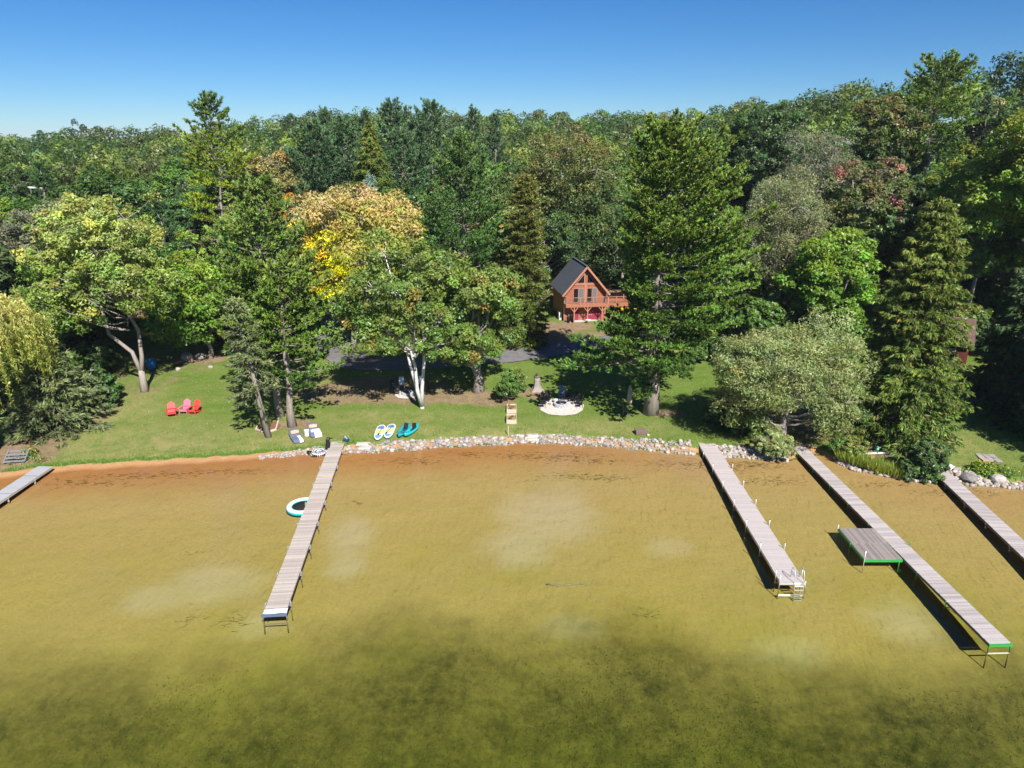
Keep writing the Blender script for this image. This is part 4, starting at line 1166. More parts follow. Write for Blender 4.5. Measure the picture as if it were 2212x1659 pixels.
    r2.bar((hw + .2, -.3, fz + .75), (hw + 3.65, -.3, fz + .75), .12, .06); r2.bar((hw + 3.6, -.3, fz + .75), (hw + 3.6, 2.8, fz + .75), .12, .06)
    for k in range(22): r2.box((hw + .45 + k * .15, -.3, fz + .25), (.025, .02, .9))
    r2.build('deck_railing', M_trim, dk)
    for x in (hw + 1.0, hw + 3.4): MB().box((x, .1, (fz - .6) / 2 - .1), (.14, .14, fz - .5)).build('deck_post', M_trim, dk)
    ac = empty('heat_pump', (p + Matrix.Rotation(rz, 3, 'Z') @ Vector((-hw - .42, 1.0, .35))), rz, 'white heat pump box beside the shaded cabin wall', 'heat pump')
    MB().box((0, 0, .35), (.36, .85, .7), None, .03).build('casing', M_white, ac)
    f = MB(); f.lathe([(.05, 0), (.27, 0), (.27, .02), (.05, .02)], (0, 0, 0), 16)
    fo_ = f.build('fan_grille', M_grey, ac, (-.19, .12, .36), (0, R(90), 0))
    MB().box((0, 0, -.2), (.4, .9, .38)).build('base', M_conc, ac)
    def loc(x, y, z=0):
        q = p + Matrix.Rotation(rz, 3, 'Z') @ Vector((x, y, z)); return q
    for k, (x, y, s, lb) in enumerate([(-2.55, -1.0, .8, 'short black rubbish bin at the cabin corner'), (-2.0, -.75, 1.0, 'tall black rubbish bin beside the cabin door')]):
        q = loc(x, y); b = empty('rubbish_bin', (q.x, q.y, gz(q.x, q.y) + .02), rz, lb, 'bin', 'bins at the cabin')
        MB().lathe([(.24 * s, 0), (.32 * s, .85 * s), (.34 * s, .9 * s)], n=12).build('body', M_black, b)
        MB().lathe([(.36 * s, .9 * s), (.34 * s, .96 * s), (.05, 1.0 * s)], n=12).build('lid', M_black, b)
    q = loc(.15, -1.75); b = empty('planter_pot', (q.x, q.y, gz(q.x, q.y)), 0, 'white tapered pot in front of the maroon garage door', 'pot')
    MB().lathe([(.18, 0), (.33, .45), (.36, .5), (.30, .5), (.26, .4), (.01, .38)], n=14).build('pot', M_white, b)
    tag(MB().lathe([(.01, .3), (.26, .40), (.01, .44)], n=10).build('soil', M_barkd, b))
    for k, (x, y, lb) in enumerate([(5.2, .2, 'yellow-leaved shrub under the cabin side deck'), (6.4, .4, 'second yellow shrub further along the side deck')]):
        q = loc(x, y)
        ms = deciduous(480 + k, 1.9, .1, 1.1, pal((0, (.25, .20, .02)), (1, (.50, .32, .02)), jit=.2), n_lobe=9, n_clump=10, n_leaf=20, leaf=.11, trunk_r=.04, sub=0, side=3, lobe_k=.5, bottom=-.5)
        plant_tree('shrub', ms, (q.x, q.y, gz(q.x, q.y)), lb, 'shrub', 'yellow shrubs', parts=('stem', 'foliage'))
cabin()

def cottage():
    p = at_y(2015, 745, 77); p.z = gz(p.x, p.y)
    M_red = mat('dark_red_siding', (0.12, 0.028, 0.022), 0.7, .15, 2, .2, 10, stretch=(.4, .4, 4))
    M_rr = mat('brown_roof', (0.13, 0.075, 0.062), 0.85, .3, 1.5, .4, 12)
    o = empty('cottage', (p.x, p.y, p.z), R(-28), 'dark red cottage mostly hidden behind the very tall spruce', 'house')
    w = MB(); w.box((0, 3, 1.4), (7, 6, 3.2)); w.build('wall', M_red, o)
    r_ = MB()
    A = [(-3.9, -.6, 2.95), (3.9, -.6, 2.95), (3.9, 3, 5.2), (-3.9, 3, 5.2), (3.9, 6.6, 2.95), (-3.9, 6.6, 2.95)]
    A2 = [(x, y, z + .15) for x, y, z in A]
    r_.add(A + A2, [(3, 2, 1, 0), (5, 4, 2, 3), (6, 7, 8, 9), (9, 8, 10, 11), (0, 1, 7, 6), (4, 5, 11, 10), (1, 2, 8, 7), (2, 4, 10, 8), (0, 6, 9, 3), (3, 9, 11, 5)])
    r_.build('roof', M_rr, o)
    g = MB(); g.add([(3.45, .1, 3), (3.45, 5.9, 3), (3.45, 3, 5.1), (3.3, .1, 3), (3.3, 5.9, 3), (3.3, 3, 5.1)], [(0, 1, 2), (5, 4, 3), (0, 3, 4, 1), (1, 4, 5, 2), (2, 5, 3, 0)]); g.build('gable', M_red, o)
    for x in (.6, 1.8):
        f = MB(); f.box((x, -.04, 1.75), (1.0, .08, 1.3)); fr = f.build('window', M_white, o)
        for sx in (-.23, .23):
            for sz in (-.3, .3): MB().box((x + sx, -.09, 1.75 + sz), (.38, .02, .52)).build('pane', M_glass, fr)
    MB().box((-1.5, -.05, 1.1), (.95, .06, 2.05)).build('door', M_white, o)
cottage()

# ------------------------------------------------------------------ docks
M_deck_l = mat('weathered_planks', (0.41, 0.355, 0.315), 0.85, .2, 5, .3, 25, rnd=.19, stretch=(1, 6, 1), dirt=((.34, .27, .23), 1.5, .35))
M_deck_w = mat('pale_composite_planks', (0.425, 0.372, 0.36), 0.75, .06, 5, .1, 25, rnd=.06)
M_deck_r = mat('silvered_planks', (0.38, 0.337, 0.325), 0.85, .2, 5, .3, 25, rnd=.19, stretch=(1, 6, 1), dirt=((.28, .22, .21), 1.5, .4))
M_deck_p = mat('old_grey_planks', (0.30, 0.255, 0.235), 0.85, .2, 5, .3, 25, rnd=.22, stretch=(6, 1, 1))
M_alu = mat('aluminium_frame', (0.62, 0.61, 0.60), 0.42, .06, 4, .05, 20, metal=.5)
M_alud = mat('aluminium_deck', (0.48, .48, .51), 0.5, .07, 4, .05, 20, metal=.25, rnd=.04)
M_green = mat('green_steel', (0.03, 0.30, 0.06), 0.45, .1, 4, .05, 20)
M_navy = mat('blue_grey_steel', (0.10, 0.14, 0.22), 0.45, .1, 4, .05, 20)
M_algae = mat('leg_algae', (.20, .15, .055), .95, .2, 6, .3, 20)
M_frame = mat('dock_timber', (0.20, 0.155, 0.13), 0.85, .2, 4, .3, 20)
M_steel = mat('grey_steel', (0.33, 0.31, 0.30), 0.5, .1, 4, .05, 20, metal=.4)
M_towel = mat('white_cloth', (0.76, 0.74, 0.72), 0.9, .06, 6, .3, 14)

def dock(name, A, B, width, zd, pitch, mplank, mframe, label, legs, m_leg, ext=None, plank_name='plank', gap=.06, sect=3.05, seam=True):
    A, B = Vector(A), Vector(B); A.z = B.z = 0
    d = B - A; L = d.length; d.normalize()
    ang = math.atan2(d.y, d.x) - math.pi / 2           # local +y runs out over the water
    o = empty(name, (A.x, A.y, zd), ang, label, 'dock', 'docks')
    rr = random.Random(int(abs(A.x) * 100))
    pm = MB().box((0, 0, -.02), (width, pitch * (1 - gap), .038), None, .006).mesh(plank_name, mplank)
    n = int(L / pitch)
    for k in range(n):
        y = (k + .5) * pitch
        if seam and abs((y % sect)) < pitch * .5 and k: pass
        child(plank_name, pm, o, (rr.uniform(-.008, .008), y, rr.uniform(-.006, .004)), (rr.uniform(-.01, .01), rr.uniform(-.006, .006), rr.uniform(-.004, .004)))
    fr = MB()
    for sx in (-1, 1): fr.box((sx * (width / 2 - .03), L / 2, -.115), (.06, L - .02, .15))
    k = 0
    while k * sect < L: fr.box((0, min(k * sect + .05, L - .05), -.12), (width - .13, .06, .14)); k += 1
    fr.build('frame', mframe, o)
    return o, L, d, ang
def wpt(o, x, y, z=0):
    return o.location + Matrix.Rotation(o.rotation_euler.z, 3, 'Z') @ Vector((x, y, z))
def dock_leg(o, x, y, m, up, style='post', r=.03, pad=True):
    q = wpt(o, x, y); zb = gz(q.x, q.y) - o.location.z
    if zb > -.15: return
    mb = MB(); wl_ = -o.location.z - .05
    mb.tube([(x, y, wl_), (x, y, up)], r, 8)
    na = len(mb.f)
    if zb < wl_ - .02: mb.tube([(x, y, zb), (x, y, wl_ - .003)], r * 1.05, 8)
    nb_ = len(mb.f)
    if style == 'bracket':
        mb.box((x, y, -.13), (.11, .16, .16)); mb.box((x, y, -.42), (.07, .12, .10))
    lg = mb.build('leg', m, o); lg.data.materials.append(M_algae)
    for pi_ in range(na, nb_): lg.data.polygons[pi_].material_index = 1
    return lg
def crossbar(o, w, y, z, m, wd=.05):
    return MB().bar((-w / 2, y, z), (w / 2, y, z), wd, wd).build('crossbar', m, o)

# weathered dock with a towel on its end
zd = .46
o1, L1, d1, a1 = dock('wooden_dock', onz(730, 953, zd), onz(592, 1326, zd), 1.28, zd, .142, M_deck_l, M_frame, 'long weathered plank dock with a white towel across its end', 0, None, gap=.07)
y = 2.2
while y < L1 - .5:
    for sx in (-1, 1): dock_leg(o1, sx * .72, y, M_steel, .12 if sx < 0 else .05, 'bracket', .028)
    crossbar(o1, 1.44, y, -.22, M_steel); y += 3.05
for sx in (-1, 1): dock_leg(o1, sx * .66, L1 - .05, M_steel, .02, 'post', .035)
MB().bar((-.72, L1 + .03, -.08), (.72, L1 + .03, -.08), .09, .15).build('end_beam', M_navy, o1)
crossbar(o1, 1.34, L1 - .05, -.72, M_steel, .045)
MB().box((0, 7.06 * 1.0, -.012), (1.27, .15, .03)).build('new_board', mat('fresh_timber', (.62, .40, .20), .8), o1)
tw = MB(); rr = random.Random(3)
rings = []
for i in range(7):
    yy = L1 - .50 + i * .075
    rings.append([(x, yy + .03 * math.sin(x * 6), .015 + .05 * math.sin(min(1, i / 6) * math.pi) + .012 * math.sin(x * 9 + i)) for x in np.linspace(-.70, .62, 12)])
vs = [p for r_ in rings for p in r_]; vs += [(x, yv, z - .04) for (x, yv, z) in vs]
nn = 12; fs = []
for i in range(6):
    for k in range(nn - 1):
        a = i * nn + k; fs.append((a, a + 1, a + nn + 1, a + nn)); fs.append((a + 84 + nn, a + nn + 1 + 84, a + 1 + 84, a + 84))
for k in range(nn - 1): fs.append((k, k + 84, k + 85, k + 1)); fs.append((72 + k, 72 + k + 1, 72 + k + 85, 72 + k + 84))
for i in range(6): fs.append((i * nn, (i + 1) * nn, (i + 1) * nn + 84, i * nn + 84)); fs.append((i * nn + 11, i * nn + 95, (i + 1) * nn + 95, (i + 1) * nn + 11))
tw.add(vs, fs, True)
t = tw.build('towel', M_towel); t.location = o1.location; t.rotation_euler = o1.rotation_euler
tag(t, 'white towel laid across the outer end of the weathered dock', 'towel')

# pale dock with the ladder
zd = .50
o2, L2, d2, a2 = dock('composite_dock', onz(1524, 953, zd), onz(1712, 1257, zd), 1.50, zd, .145, M_deck_w, M_alu, 'pale composite dock with a ladder and posts along both sides', 0, None, gap=.035)
y = 2.6; k = 0
while y < L2 - .3:
    for sx in (-1, 1):
        up = .12 if y < 5 else .45
        lg = dock_leg(o2, sx * .80, y, M_alu, up, 'post', .027)
        if lg: MB().lathe([(.03, up), (.032, up + .03), (.005, up + .04)], (sx * .80, y, 0), 8).build('cap', M_black, lg)
    crossbar(o2, 1.6, y, -.5, M_alu, .04)
    sm = MB().box((0, y, .001), (1.49, .02, .006)).build('seam', M_alu, o2)
    y += 3.02; k += 1
for sx in (-1, 1):
    dock_leg(o2, sx * .79, L2 + .02, M_alu, .5 if sx > 0 else .08, 'post', .03)
MB().bar((-.78, L2 + .04, -.09), (.78, L2 + .04, -.09), .05, .18).build('end_fascia', M_alu, o2)
MB().bar((-.75, L2 + .02, -.95), (.75, L2 + .02, -.95), .03, .14).build('cross_brace', M_white, o2)
ld = empty('swim_ladder', wpt(o2, -.35, L2 + .08), a2, 'bright metal swim ladder hooked over the end of the pale dock', 'ladder')
for sx in (-.27, .27):
    MB().tube([(sx, -.62, .0), (sx, -.60, .52), (sx, -.50, .74), (sx, -.30, .82), (sx, -.10, .72), (sx, .04, .45), (sx, .10, 0), (sx, .20, -1.2)], .024, 8).build('rail', M_alu, ld)
for k, z in enumerate((-.18, -.45, -.72, -.98, -1.15)):
    yy = .10 + (.12) * (-z / 1.45)
    MB().box((0, yy, z), (.54, .09, .03)).build('rung', M_alu, ld)

# silvered dock with a side platform and a green end
zd = .48
o3, L3, d3, a3 = dock('plank_dock', onz(1723, 963, zd), onz(2161, 1390, zd), 1.22, zd, .145, M_deck_r, M_frame, 'longest silvered plank dock with a square platform and green end frame', 0, None, gap=.07)
y = 1.6; k = 0
while y < L3 - 1.0:
    for sx in (-1, 1): dock_leg(o3, sx * .63, y, M_green, (.42 if k in (5, 8, 10) and sx < 0 else .04), 'post', .024)
    crossbar(o3, 1.26, y, -.45, M_green, .035)
    y += 2.95; k += 1
for sx in (-1, 1): dock_leg(o3, sx * .60, L3 + .02, M_green, .02, 'post', .035)
MB().bar((-.63, L3 + .04, -.08), (.63, L3 + .04, -.08), .07, .14).build('end_beam', M_green, o3)
crossbar(o3, 1.2, L3 + .02, -.62, M_white, .05)
# platform: corners in the photo run along the dock's left side
pa, pb = onz(1950, 1207, zd), onz(1885, 1143, zd)
Ri = Matrix.Rotation(-a3, 3, 'Z')
la, lb_ = Ri @ (pa - o3.location), Ri @ (pb - o3.location)
y0p, y1p = min(la.y, lb_.y), max(la.y, lb_.y)
pc, pd_ = Ri @ (onz(1812, 1141, zd) - o3.location), Ri @ (onz(1868, 1208, zd) - o3.location)
c0 = wpt(o3, 0, 0)
pf = empty('platform', (0, 0, 0), 0, 'square grey plank platform joined to the side of the longest dock', 'dock platform')
corner = [onz(1812, 1141, zd), onz(1884, 1141, zd), onz(1950, 1208, zd), onz(1868, 1208, zd)]
pf.location = (corner[3].x, corner[3].y, zd + .004)
ex = (corner[2] - corner[3]); pw = ex.length
pf.rotation_euler = (0, 0, math.atan2(ex.y, ex.x))
Rp = Matrix.Rotation(-pf.rotation_euler.z, 3, 'Z')
far_l = Rp @ (corner[0] - corner[3]); far_r = Rp @ (corner[1] - corner[3])
plen = max(far_l.y, 1.0)
rr = random.Random(8); npl = 30
shear = far_l.x / plen
pw_n = pw / npl
pmesh = MB().box((0, 0, -.02), (pw_n * .86, plen / 2 - .02, .036), None, .006).mesh('plank', M_deck_p)
for half in (0, 1):
    for k in range(npl):
        yy = plen * (.25 + .5 * half)
        child('plank', pmesh, pf, ((k + .5) * pw_n + shear * yy, yy, rr.uniform(-.006, .004)), (0, 0, -math.atan(shear)))
fr = MB()
for a_, b_ in (((0, 0), (pw, 0)), ((shear * plen, plen), (pw + shear * plen, plen)), ((0, 0), (shear * plen, plen)), ((pw, 0), (pw + shear * plen, plen)), ((shear * plen / 2, plen / 2), (pw + shear * plen / 2, plen / 2))):
    fr.bar((a_[0], a_[1], -.13), (b_[0], b_[1], -.13), .06, .16)
fr.build('frame', M_green, pf)
for (x, yv, up) in ((-.03, -.03, .62), (shear * plen - .04, plen + .03, .25), (shear * plen * .5 - .05, plen * .5, 0), (pw - .2, -.03, 0)):
    q = pf.location + Matrix.Rotation(pf.rotation_euler.z, 3, 'Z') @ Vector((x, yv, 0))
    zb = gz(q.x, q.y) - zd
    MB().tube([(x, yv, zb), (x, yv, up)], .026, 8).build('leg', M_alu if up > .1 else M_green, pf)

# dock leaving the view over the eastern water
zd = .50
A4, B4 = onz(2030, 1016, zd), onz(2212, 1186, zd)
B4 = A4 + (B4 - A4) * 1.45
o4, L4, d4, a4 = dock('plank_dock', A4, B4, 1.25, zd, .145, M_deck_r, M_frame, 'silvered plank dock starting beside the white cement block and leaving the view', 0, None, gap=.07)
y = 2.4
while y < L4:
    for sx in (-1, 1): dock_leg(o4, sx * .6, y, M_steel, .0, 'bracket', .03)
    crossbar(o4, 1.2, y, -.4, M_steel); y += 3.0
# metal dock at the willow
zd = .50
A5, B5 = onz(98, 1007, zd), onz(0, 1071.5, zd)
B5 = A5 + (B5 - A5) * 1.7
o5, L5, d5, a5 = dock('metal_dock', A5, B5, 1.25, zd, .30, M_alud, M_alu, 'silver metal dock below the weeping willow', 0, None, plank_name='panel', gap=.02)
y = 2.2
while y < L5:
    for sx in (-1, 1): dock_leg(o5, sx * .58, y, M_alu, -.02, 'bracket', .035)
    crossbar(o5, 1.1, y, -.35, M_alu, .06)
    MB().box((0, y - .4, .002), (1.24, .05, .012)).build('seam', M_frame, o5); y += 3.0

# ------------------------------------------------------------------ bank stones
M_st = [mat('bank_stone_' + n, c, .85, .22, 3, .35, 12, rnd=.22) for n, c in (('pale', (.385, .35, .32)), ('pink', (.34, .27, .235)), ('grey', (.27, .245, .235)), ('cream', (.40, .355, .30)))]
def stone_mesh(seed, m, name='stone', sub=2):
    rr = random.Random(seed); bm = bmesh.new(); bmesh.ops.create_icosphere(bm, subdivisions=sub, radius=.5)
    sx, sy, sz = rr.uniform(.85, 1.15), rr.uniform(.7, 1.0), rr.uniform(.55, .85); o_ = Vector((rr.random() * 9, rr.random() * 9, rr.random() * 9))
    for v in bm.verts:
        k = 1 + .28 * mnoise.noise(v.co * 1.8 + o_)
        v.co = Vector((v.co.x * sx * k, v.co.y * sy * k, v.co.z * sz * k))
    me = bpy.data.meshes.new(name); bm.to_mesh(me); bm.free(); me.materials.append(m)
    return me
STONES = [stone_mesh(i, M_st[i % 4]) for i in range(12)]
SMALL = [stone_mesh(i, M_st[i % 4], 'stone', 1) for i in range(12)]
def stone_arrays(me):
    v = np.empty(len(me.vertices) * 3, np.float32); me.vertices.foreach_get('co', v)
    f = np.array([p.vertices[:] for p in me.polygons]); return v.reshape(-1, 3), f
def bank(label, xranges, n, seed, smin=.18, smax=.48, wfun=lambda x: 1.25, limit=300, t0=-.12):
    rr = random.Random(seed)
    S = []
    tot = sum(b - a for a, b in xranges)
    for a, b in xranges:
        for i in range(int(n * (b - a) / tot)):
            x = rr.uniform(a, b); w = wfun(x); tt = t0 + (w - t0) * rr.random()
            s = smin + (smax - smin) * rr.random() ** 2.0
            S.append((s, x, tt))
    S.sort(reverse=True)
    pick = S[:limit]; rest = S[limit:]
    cx_ = sum(p[1] for p in pick) / len(pick)
    cy_ = float(shore(cx_))
    o = empty('stone_bank', (cx_, cy_, gz(cx_, cy_ + .3)), 0, label, 'stone bank', 'stone banks along the water')
    for s, x, tt in pick:
        y = float(shore(x)) + tt
        z = gz(x, y) + s * .18
        c = child('stone', STONES[rr.randrange(12)], o, (x - o.location.x, y - o.location.y, z - o.location.z), (rr.uniform(-.3, .3), rr.uniform(-.3, .3), rr.uniform(0, 6.28)))
        c.scale = (s, s, s)
    if rest:
        arr = [stone_arrays(m_) for m_ in SMALL]
        mats = {}
        V, Fc, MI, off = [], [], [], 0
        for s, x, tt in rest:
            k = rr.randrange(12); v, f = arr[k]
            an = rr.uniform(0, 6.28); c_, s_ = math.cos(an), math.sin(an)
            y = float(shore(x)) + tt; z = gz(x, y) + s * .12
            p = v * s; q = np.stack([p[:, 0] * c_ - p[:, 1] * s_ + x - o.location.x, p[:, 0] * s_ + p[:, 1] * c_ + y - o.location.y, p[:, 2] + z - o.location.z], -1)
            V.append(q); Fc.append(f + off); MI += [k % 4] * len(f); off += len(v)
        me = bpy.data.meshes.new('small_stones'); me.from_pydata(np.concatenate(V).tolist(), [], np.concatenate(Fc).tolist())
        for m_ in M_st: me.materials.append(m_)
        me.polygons.foreach_set('material_index', np.array(MI, np.int32))
        c = child('small_stones', me, o); c['kind'] = 'stuff'
    return o
xm0, xm1 = onz(745, 978).x, onz(1500, 982).x
bank('long bank of pale rounded stones between the weathered dock and the pale dock', [(xm0, xm1)], 1500, 1, .15, .45,
     lambda x: np.interp(x, [xm0, xm0 + 3, 0, 10, xm1], [.8, 1.2, 1.0, 1.2, 1.7]))
bank('thin strip of small pinkish stones by the loon float', [(onz(560, 991).x, xm0 - 1.1)], 300, 2, .10, .36, lambda x: np.interp(x, [onz(560, 991).x, xm0], [.35, 1.7]), 150)
bank('shaded stone bank under the silvery shoreline tree', [(onz(1535, 985).x, onz(1706, 996).x)], 300, 3, .2, .5, lambda x: 1.5, 160)
bank('stones edging the yellow ornamental grasses', [(onz(1806, 1000).x, onz(2018, 1043).x)], 240, 4, .16, .46, lambda x: .75, 160)
bank('spill of grey stones on the far side of the last plank dock', [(onz(2042, 1045).x, onz(2320, 1064).x)], 480, 5, .16, .50, lambda x: np.interp(x, [onz(2042, 1045).x, onz(2100, 1048).x, onz(2140, 1050).x], [2.6, 1.9, .7]), 220)
def single_stone(u, v, s, label, k=0, name='boulder', sc=(1, 1, 1)):
    p = onground(u, v)
    o = link(name, STONES[k], None, (p.x, p.y, p.z + s * .2), (0, 0, k)); o.scale = (s * sc[0], s * sc[1], s * sc[2])
    tag(o, label, 'rock', 'single rocks')
single_stone(2154, 1040, 1.15, 'large pale boulder standing at the water by the yellow flowers', 0)
single_stone(2092, 1037, 1.2, 'broad grey boulder in the stone spill beside the last plank dock', 2)
single_stone(847, 975, .55, 'pale stone lying alone in the shallows off the kayaks', 3)
for k, (u, v, s, lb) in enumerate([(405, 778, 1.7, 'reddish boulder in the bed behind the pines'), (435, 775, 1.4, 'grey boulder next to the reddish boulder'), (385, 800, .7, 'small stone at the edge of the boulder bed'), (455, 795, .6, 'small pale stone by the red mulch bed')]):
    single_stone(u, v, s, lb, (1, 2, 3, 0)[k])
# flat step stones in the bank
M_slab = mat('cut_limestone', (.48, .44, .385), .85, .12, 3, .3, 14)
for k, (u, v, lb) in enumerate([(783, 962, 'flat cut stone step in the bank near the weathered dock'), (788, 971, 'lower cut stone step near the weathered dock'), (1151, 944, 'flat cut stone step in the bank below the planter boxes'), (1151, 952, 'lower cut stone step below the planter boxes')]):
    p = onground(u, v)
    s_ = MB().box((0, 0, 0), (1.05, .5, .24), None, .04).build('stone_step', M_slab, None, (p.x, p.y, p.z + .12), (0, 0, R(3)))
    tag(s_, lb, 'stone step', 'stone steps in the bank')
# ------------------------------------------------------------------ things on the lawn and the water
def paint(name, c, rough=.5, **k): return mat(name, c, rough, k.pop('var', .06), 4, k.pop('bump', .05), 20, **k)
M_redp = paint('red_plastic', (.62, .045, .05)); M_pink = paint('pink_plastic', (.70, .16, .26)); M_red2 = paint('coral_red_plastic', (.66, .06, .045))
def adirondack(u, v, rz, m, label):
    p = onground(u, v)
    o = empty('adirondack_chair', (p.x, p.y, p.z), rz, label, 'chair', 'chairs on the open lawn')     # faces local -y
    tilt = R(24)
    tops = [.78, .88, .94, .88, .78]
    for k in range(5):
        x = (k - 2) * .122; h = tops[k]
        b = MB(); b.box((0, 0, h / 2), (.112, .025, h), None, .008)
        child('back_slat', b.mesh('back_slat', m), o, (x, .26, .26), (-tilt, 0, 0))
    for k in range(4):
        b = MB(); b.box((0, 0, 0), (.58, .125, .025), None, .006)
        child('seat_slat', b.mesh('seat_slat', m), o, (0, -.30 + k * .135, .385 - k * .032), (R(-13), 0, 0))
    for sx in (-1, 1):
        MB().box((sx * .39, -.08, .575), (.155, .78, .03), None, .01).build('armrest', m, o)
        MB().box((sx * .33, -.36, .28), (.035, .10, .57)).build('front_leg', m, o)
        MB().bar((sx * .30, -.38, .36), (sx * .30, .62, .03), .035, .12).build('rear_leg', m, o)
    MB().box((0, -.37, .33), (.60, .025, .12)).build('apron', m, o)
    MB().box((0, .30, .55), (.74, .03, .08)).build('back_rail', m, o)
    o.scale = (1.12,) * 3
adirondack(372, 898, R(22), M_redp, 'red slatted lawn chair turned furthest towards the lone maple')
adirondack(401, 892, R(-4), M_pink, 'pink slatted lawn chair between the two red ones')
adirondack(421, 893, R(-14), M_red2, 'red slatted lawn chair next to the pink one, nearer the pines')

M_navyf = mat('slate_blue_fabric', (.115, .135, .20), .9, .12, 5, .4, 25); M_peach = mat('peach_fabric', (.70, .34, .24), .9, .1, 6, .3, 20)
M_lblue = mat('pale_blue_cloth', (.45, .62, .72), .9, .1, 6, .3, 20); M_cream = mat('cream_cloth', (.80, .70, .60), .9, .1, 6, .3, 20)
def lounger(u, v, rz, label, k):
    p = onground(u, v)
    o = empty('bean_bag_lounger', (p.x, p.y, p.z), rz, label, 'lounger', 'bean bag loungers on the shore lawn')
    rings = []
    for (y, h, w, base) in ((-.95, .16, .40, .04), (-.90, .28, .47, .0), (-.5, .33, .50, 0), (0, .30, .50, 0), (.25, .34, .50, 0), (.48, .55, .50, 0), (.66, .80, .49, 0), (.82, .82, .47, 0), (.93, .62, .44, .03), (.97, .3, .38, .08)):
        r_ = []
        for a in range(16):
            t = 2 * math.pi * a / 16; c, s = math.cos(t), math.sin(t)
            r_.append((w * abs(c) ** .5 * (1 if c >= 0 else -1), y, base + (h - base) * (.5 + .5 * abs(s) ** .6 * (1 if s >= 0 else -1))))
        rings.append(r_)
    MB().loft(rings).build('cushion', M_navyf, o)
    sm = MB(); sm.tube([(-.47, -.9, .27), (-.505, -.4, .3), (-.505, .25, .3), (-.5, .6, .7), (-.46, .82, .76)], .012, 6); sm.build('piping', M_navyf, o)
    q = p + Matrix.Rotation(rz, 3, 'Z') @ Vector((0, .42, .62))
    pi = MB().loft([[(x * .96, yy, zz) for yy, zz in [(s * math.cos(2 * math.pi * a / 10) , s * .5 * math.sin(2 * math.pi * a / 10)) for a in range(10)]] for x, s in ((-.38, .10), (-.34, .16), (0, .19), (.34, .16), (.38, .10))]).build('pillow', M_peach)
    pi.location = q; pi.rotation_euler = (R(52), 0, rz)
    tag(pi, f'peach pillow on the {"lower" if k == 0 else "upper"} bean bag lounger, the one {"nearer the bare-trunked spruce" if k == 0 else "nearer the paddle boards"}', 'pillow', 'peach pillows')
    return p, rz
def drape(p, rz, pts, m, label, wid, name='towel', th=.02):
    P = [Vector(a) for a in pts]; n = 7; vs = []; rr = random.Random(4)
    for q in P:
        for j in range(n):
            x = (j / (n - 1) - .5) * wid
            vs.append((q.x + x + .01 * rr.random(), q.y + .02 * math.sin(j * 2), q.z + .012 * math.sin(j * 2.3 + q.y * 9)))
    N_ = len(vs); vs += [(x, y, z - th) for x, y, z in vs]; fs = []
    m_ = len(P)
    for i in range(m_ - 1):
        for j in range(n - 1):
            a = i * n + j; fs.append((a, a + 1, a + n + 1, a + n)); fs.append((a + N_ + n, a + N_ + n + 1, a + N_ + 1, a + N_))
    mb = MB(); mb.add(vs, fs, True)
    o = mb.build(name, m, None, p, (0, 0, rz)); tag(o, label, 'towel', 'towels on the loungers'); return o
pl0 = lounger(641, 950, R(30), 'slate-blue bean bag lounger nearest the water with a cream towel over its foot', 0)
pl1 = lounger(679, 937, R(24), 'slate-blue bean bag lounger further inland half covered by a white and pale blue towel', 1)
drape(*pl0, [(.20, .1, .335), (.20, -.3, .345), (.22, -.7, .355), (.22, -.93, .29), (.22, -1.0, .10)], M_cream, 'cream towel folded over the foot of the lounger nearest the water', .3)
drape(*pl1, [(.18, .22, .38), (.22, -.1, .345), (.22, -.5, .36), (.22, -.78, .35), (.22, -.95, .25), (.22, -1.04, .05)], M_towel, 'white towel spread over the foot of the inland lounger', .62)
drape(*pl1, [(-.08, .2, .375), (-.12, -.1, .345), (-.14, -.45, .355)], M_lblue, 'pale blue towel rumpled on the middle of the inland lounger', .4)
p = onground(663, 941)
o = empty('side_table', (p.x, p.y, p.z), 0, 'white ribbed drum table standing between the two bean bag loungers', 'side table')
MB().lathe([(.20, 0)] + [(.20 + .012 * (i % 2), .02 + i * .055) for i in range(10)] + [(.20, .56)], n=18).build('drum', M_white, o)
MB().lathe([(.23, .56), (.23, .60), (.01, .605)], n=18).build('tabletop', M_white, o)

# paddle boards and kayaks
def band_mat():
    m = bpy.data.materials.new('board_deck_print'); m.use_nodes = True; nt = m.node_tree; b = nt.nodes['Principled BSDF']; b.inputs['Roughness'].default_value = .6
    tc = N(nt, 'ShaderNodeTexCoord'); sp = N(nt, 'ShaderNodeSeparateXYZ'); nt.links.new(tc.outputs['Object'], sp.inputs[0])
    r = N(nt, 'ShaderNodeValToRGB'); mr = N(nt, 'ShaderNodeMapRange'); mr.inputs[1].default_value = -1.6; mr.inputs[2].default_value = 1.6; nt.links.new(sp.outputs['Y'], mr.inputs[0]); nt.links.new(mr.outputs[0], r.inputs[0])
    e = r.color_ramp.elements; e[0].position = 0; e[0].color = (.13, .33, .62, 1); e[1].position = 1; e[1].color = (.22, .22, .36, 1)
    for pos, c in ((.27, (.13, .33, .62)), (.30, (.78, .80, .82)), (.35, (.78, .72, .55)), (.36, (.76, .55, .24)), (.63, (.76, .55, .24)), (.66, (.70, .78, .85)), (.68, (.10, .32, .66)), (.76, (.06, .16, .48)), (.79, (.22, .22, .36))):
        el = e.new(pos); el.color = (*c, 1)
    nt.links.new(r.outputs[0], b.inputs['Base Color']); return m
M_band = band_mat(); M_boardw = paint('board_white', (.80, .80, .79), .4); M_edge = paint('board_blue_rim', (.10, .30, .42), .45)
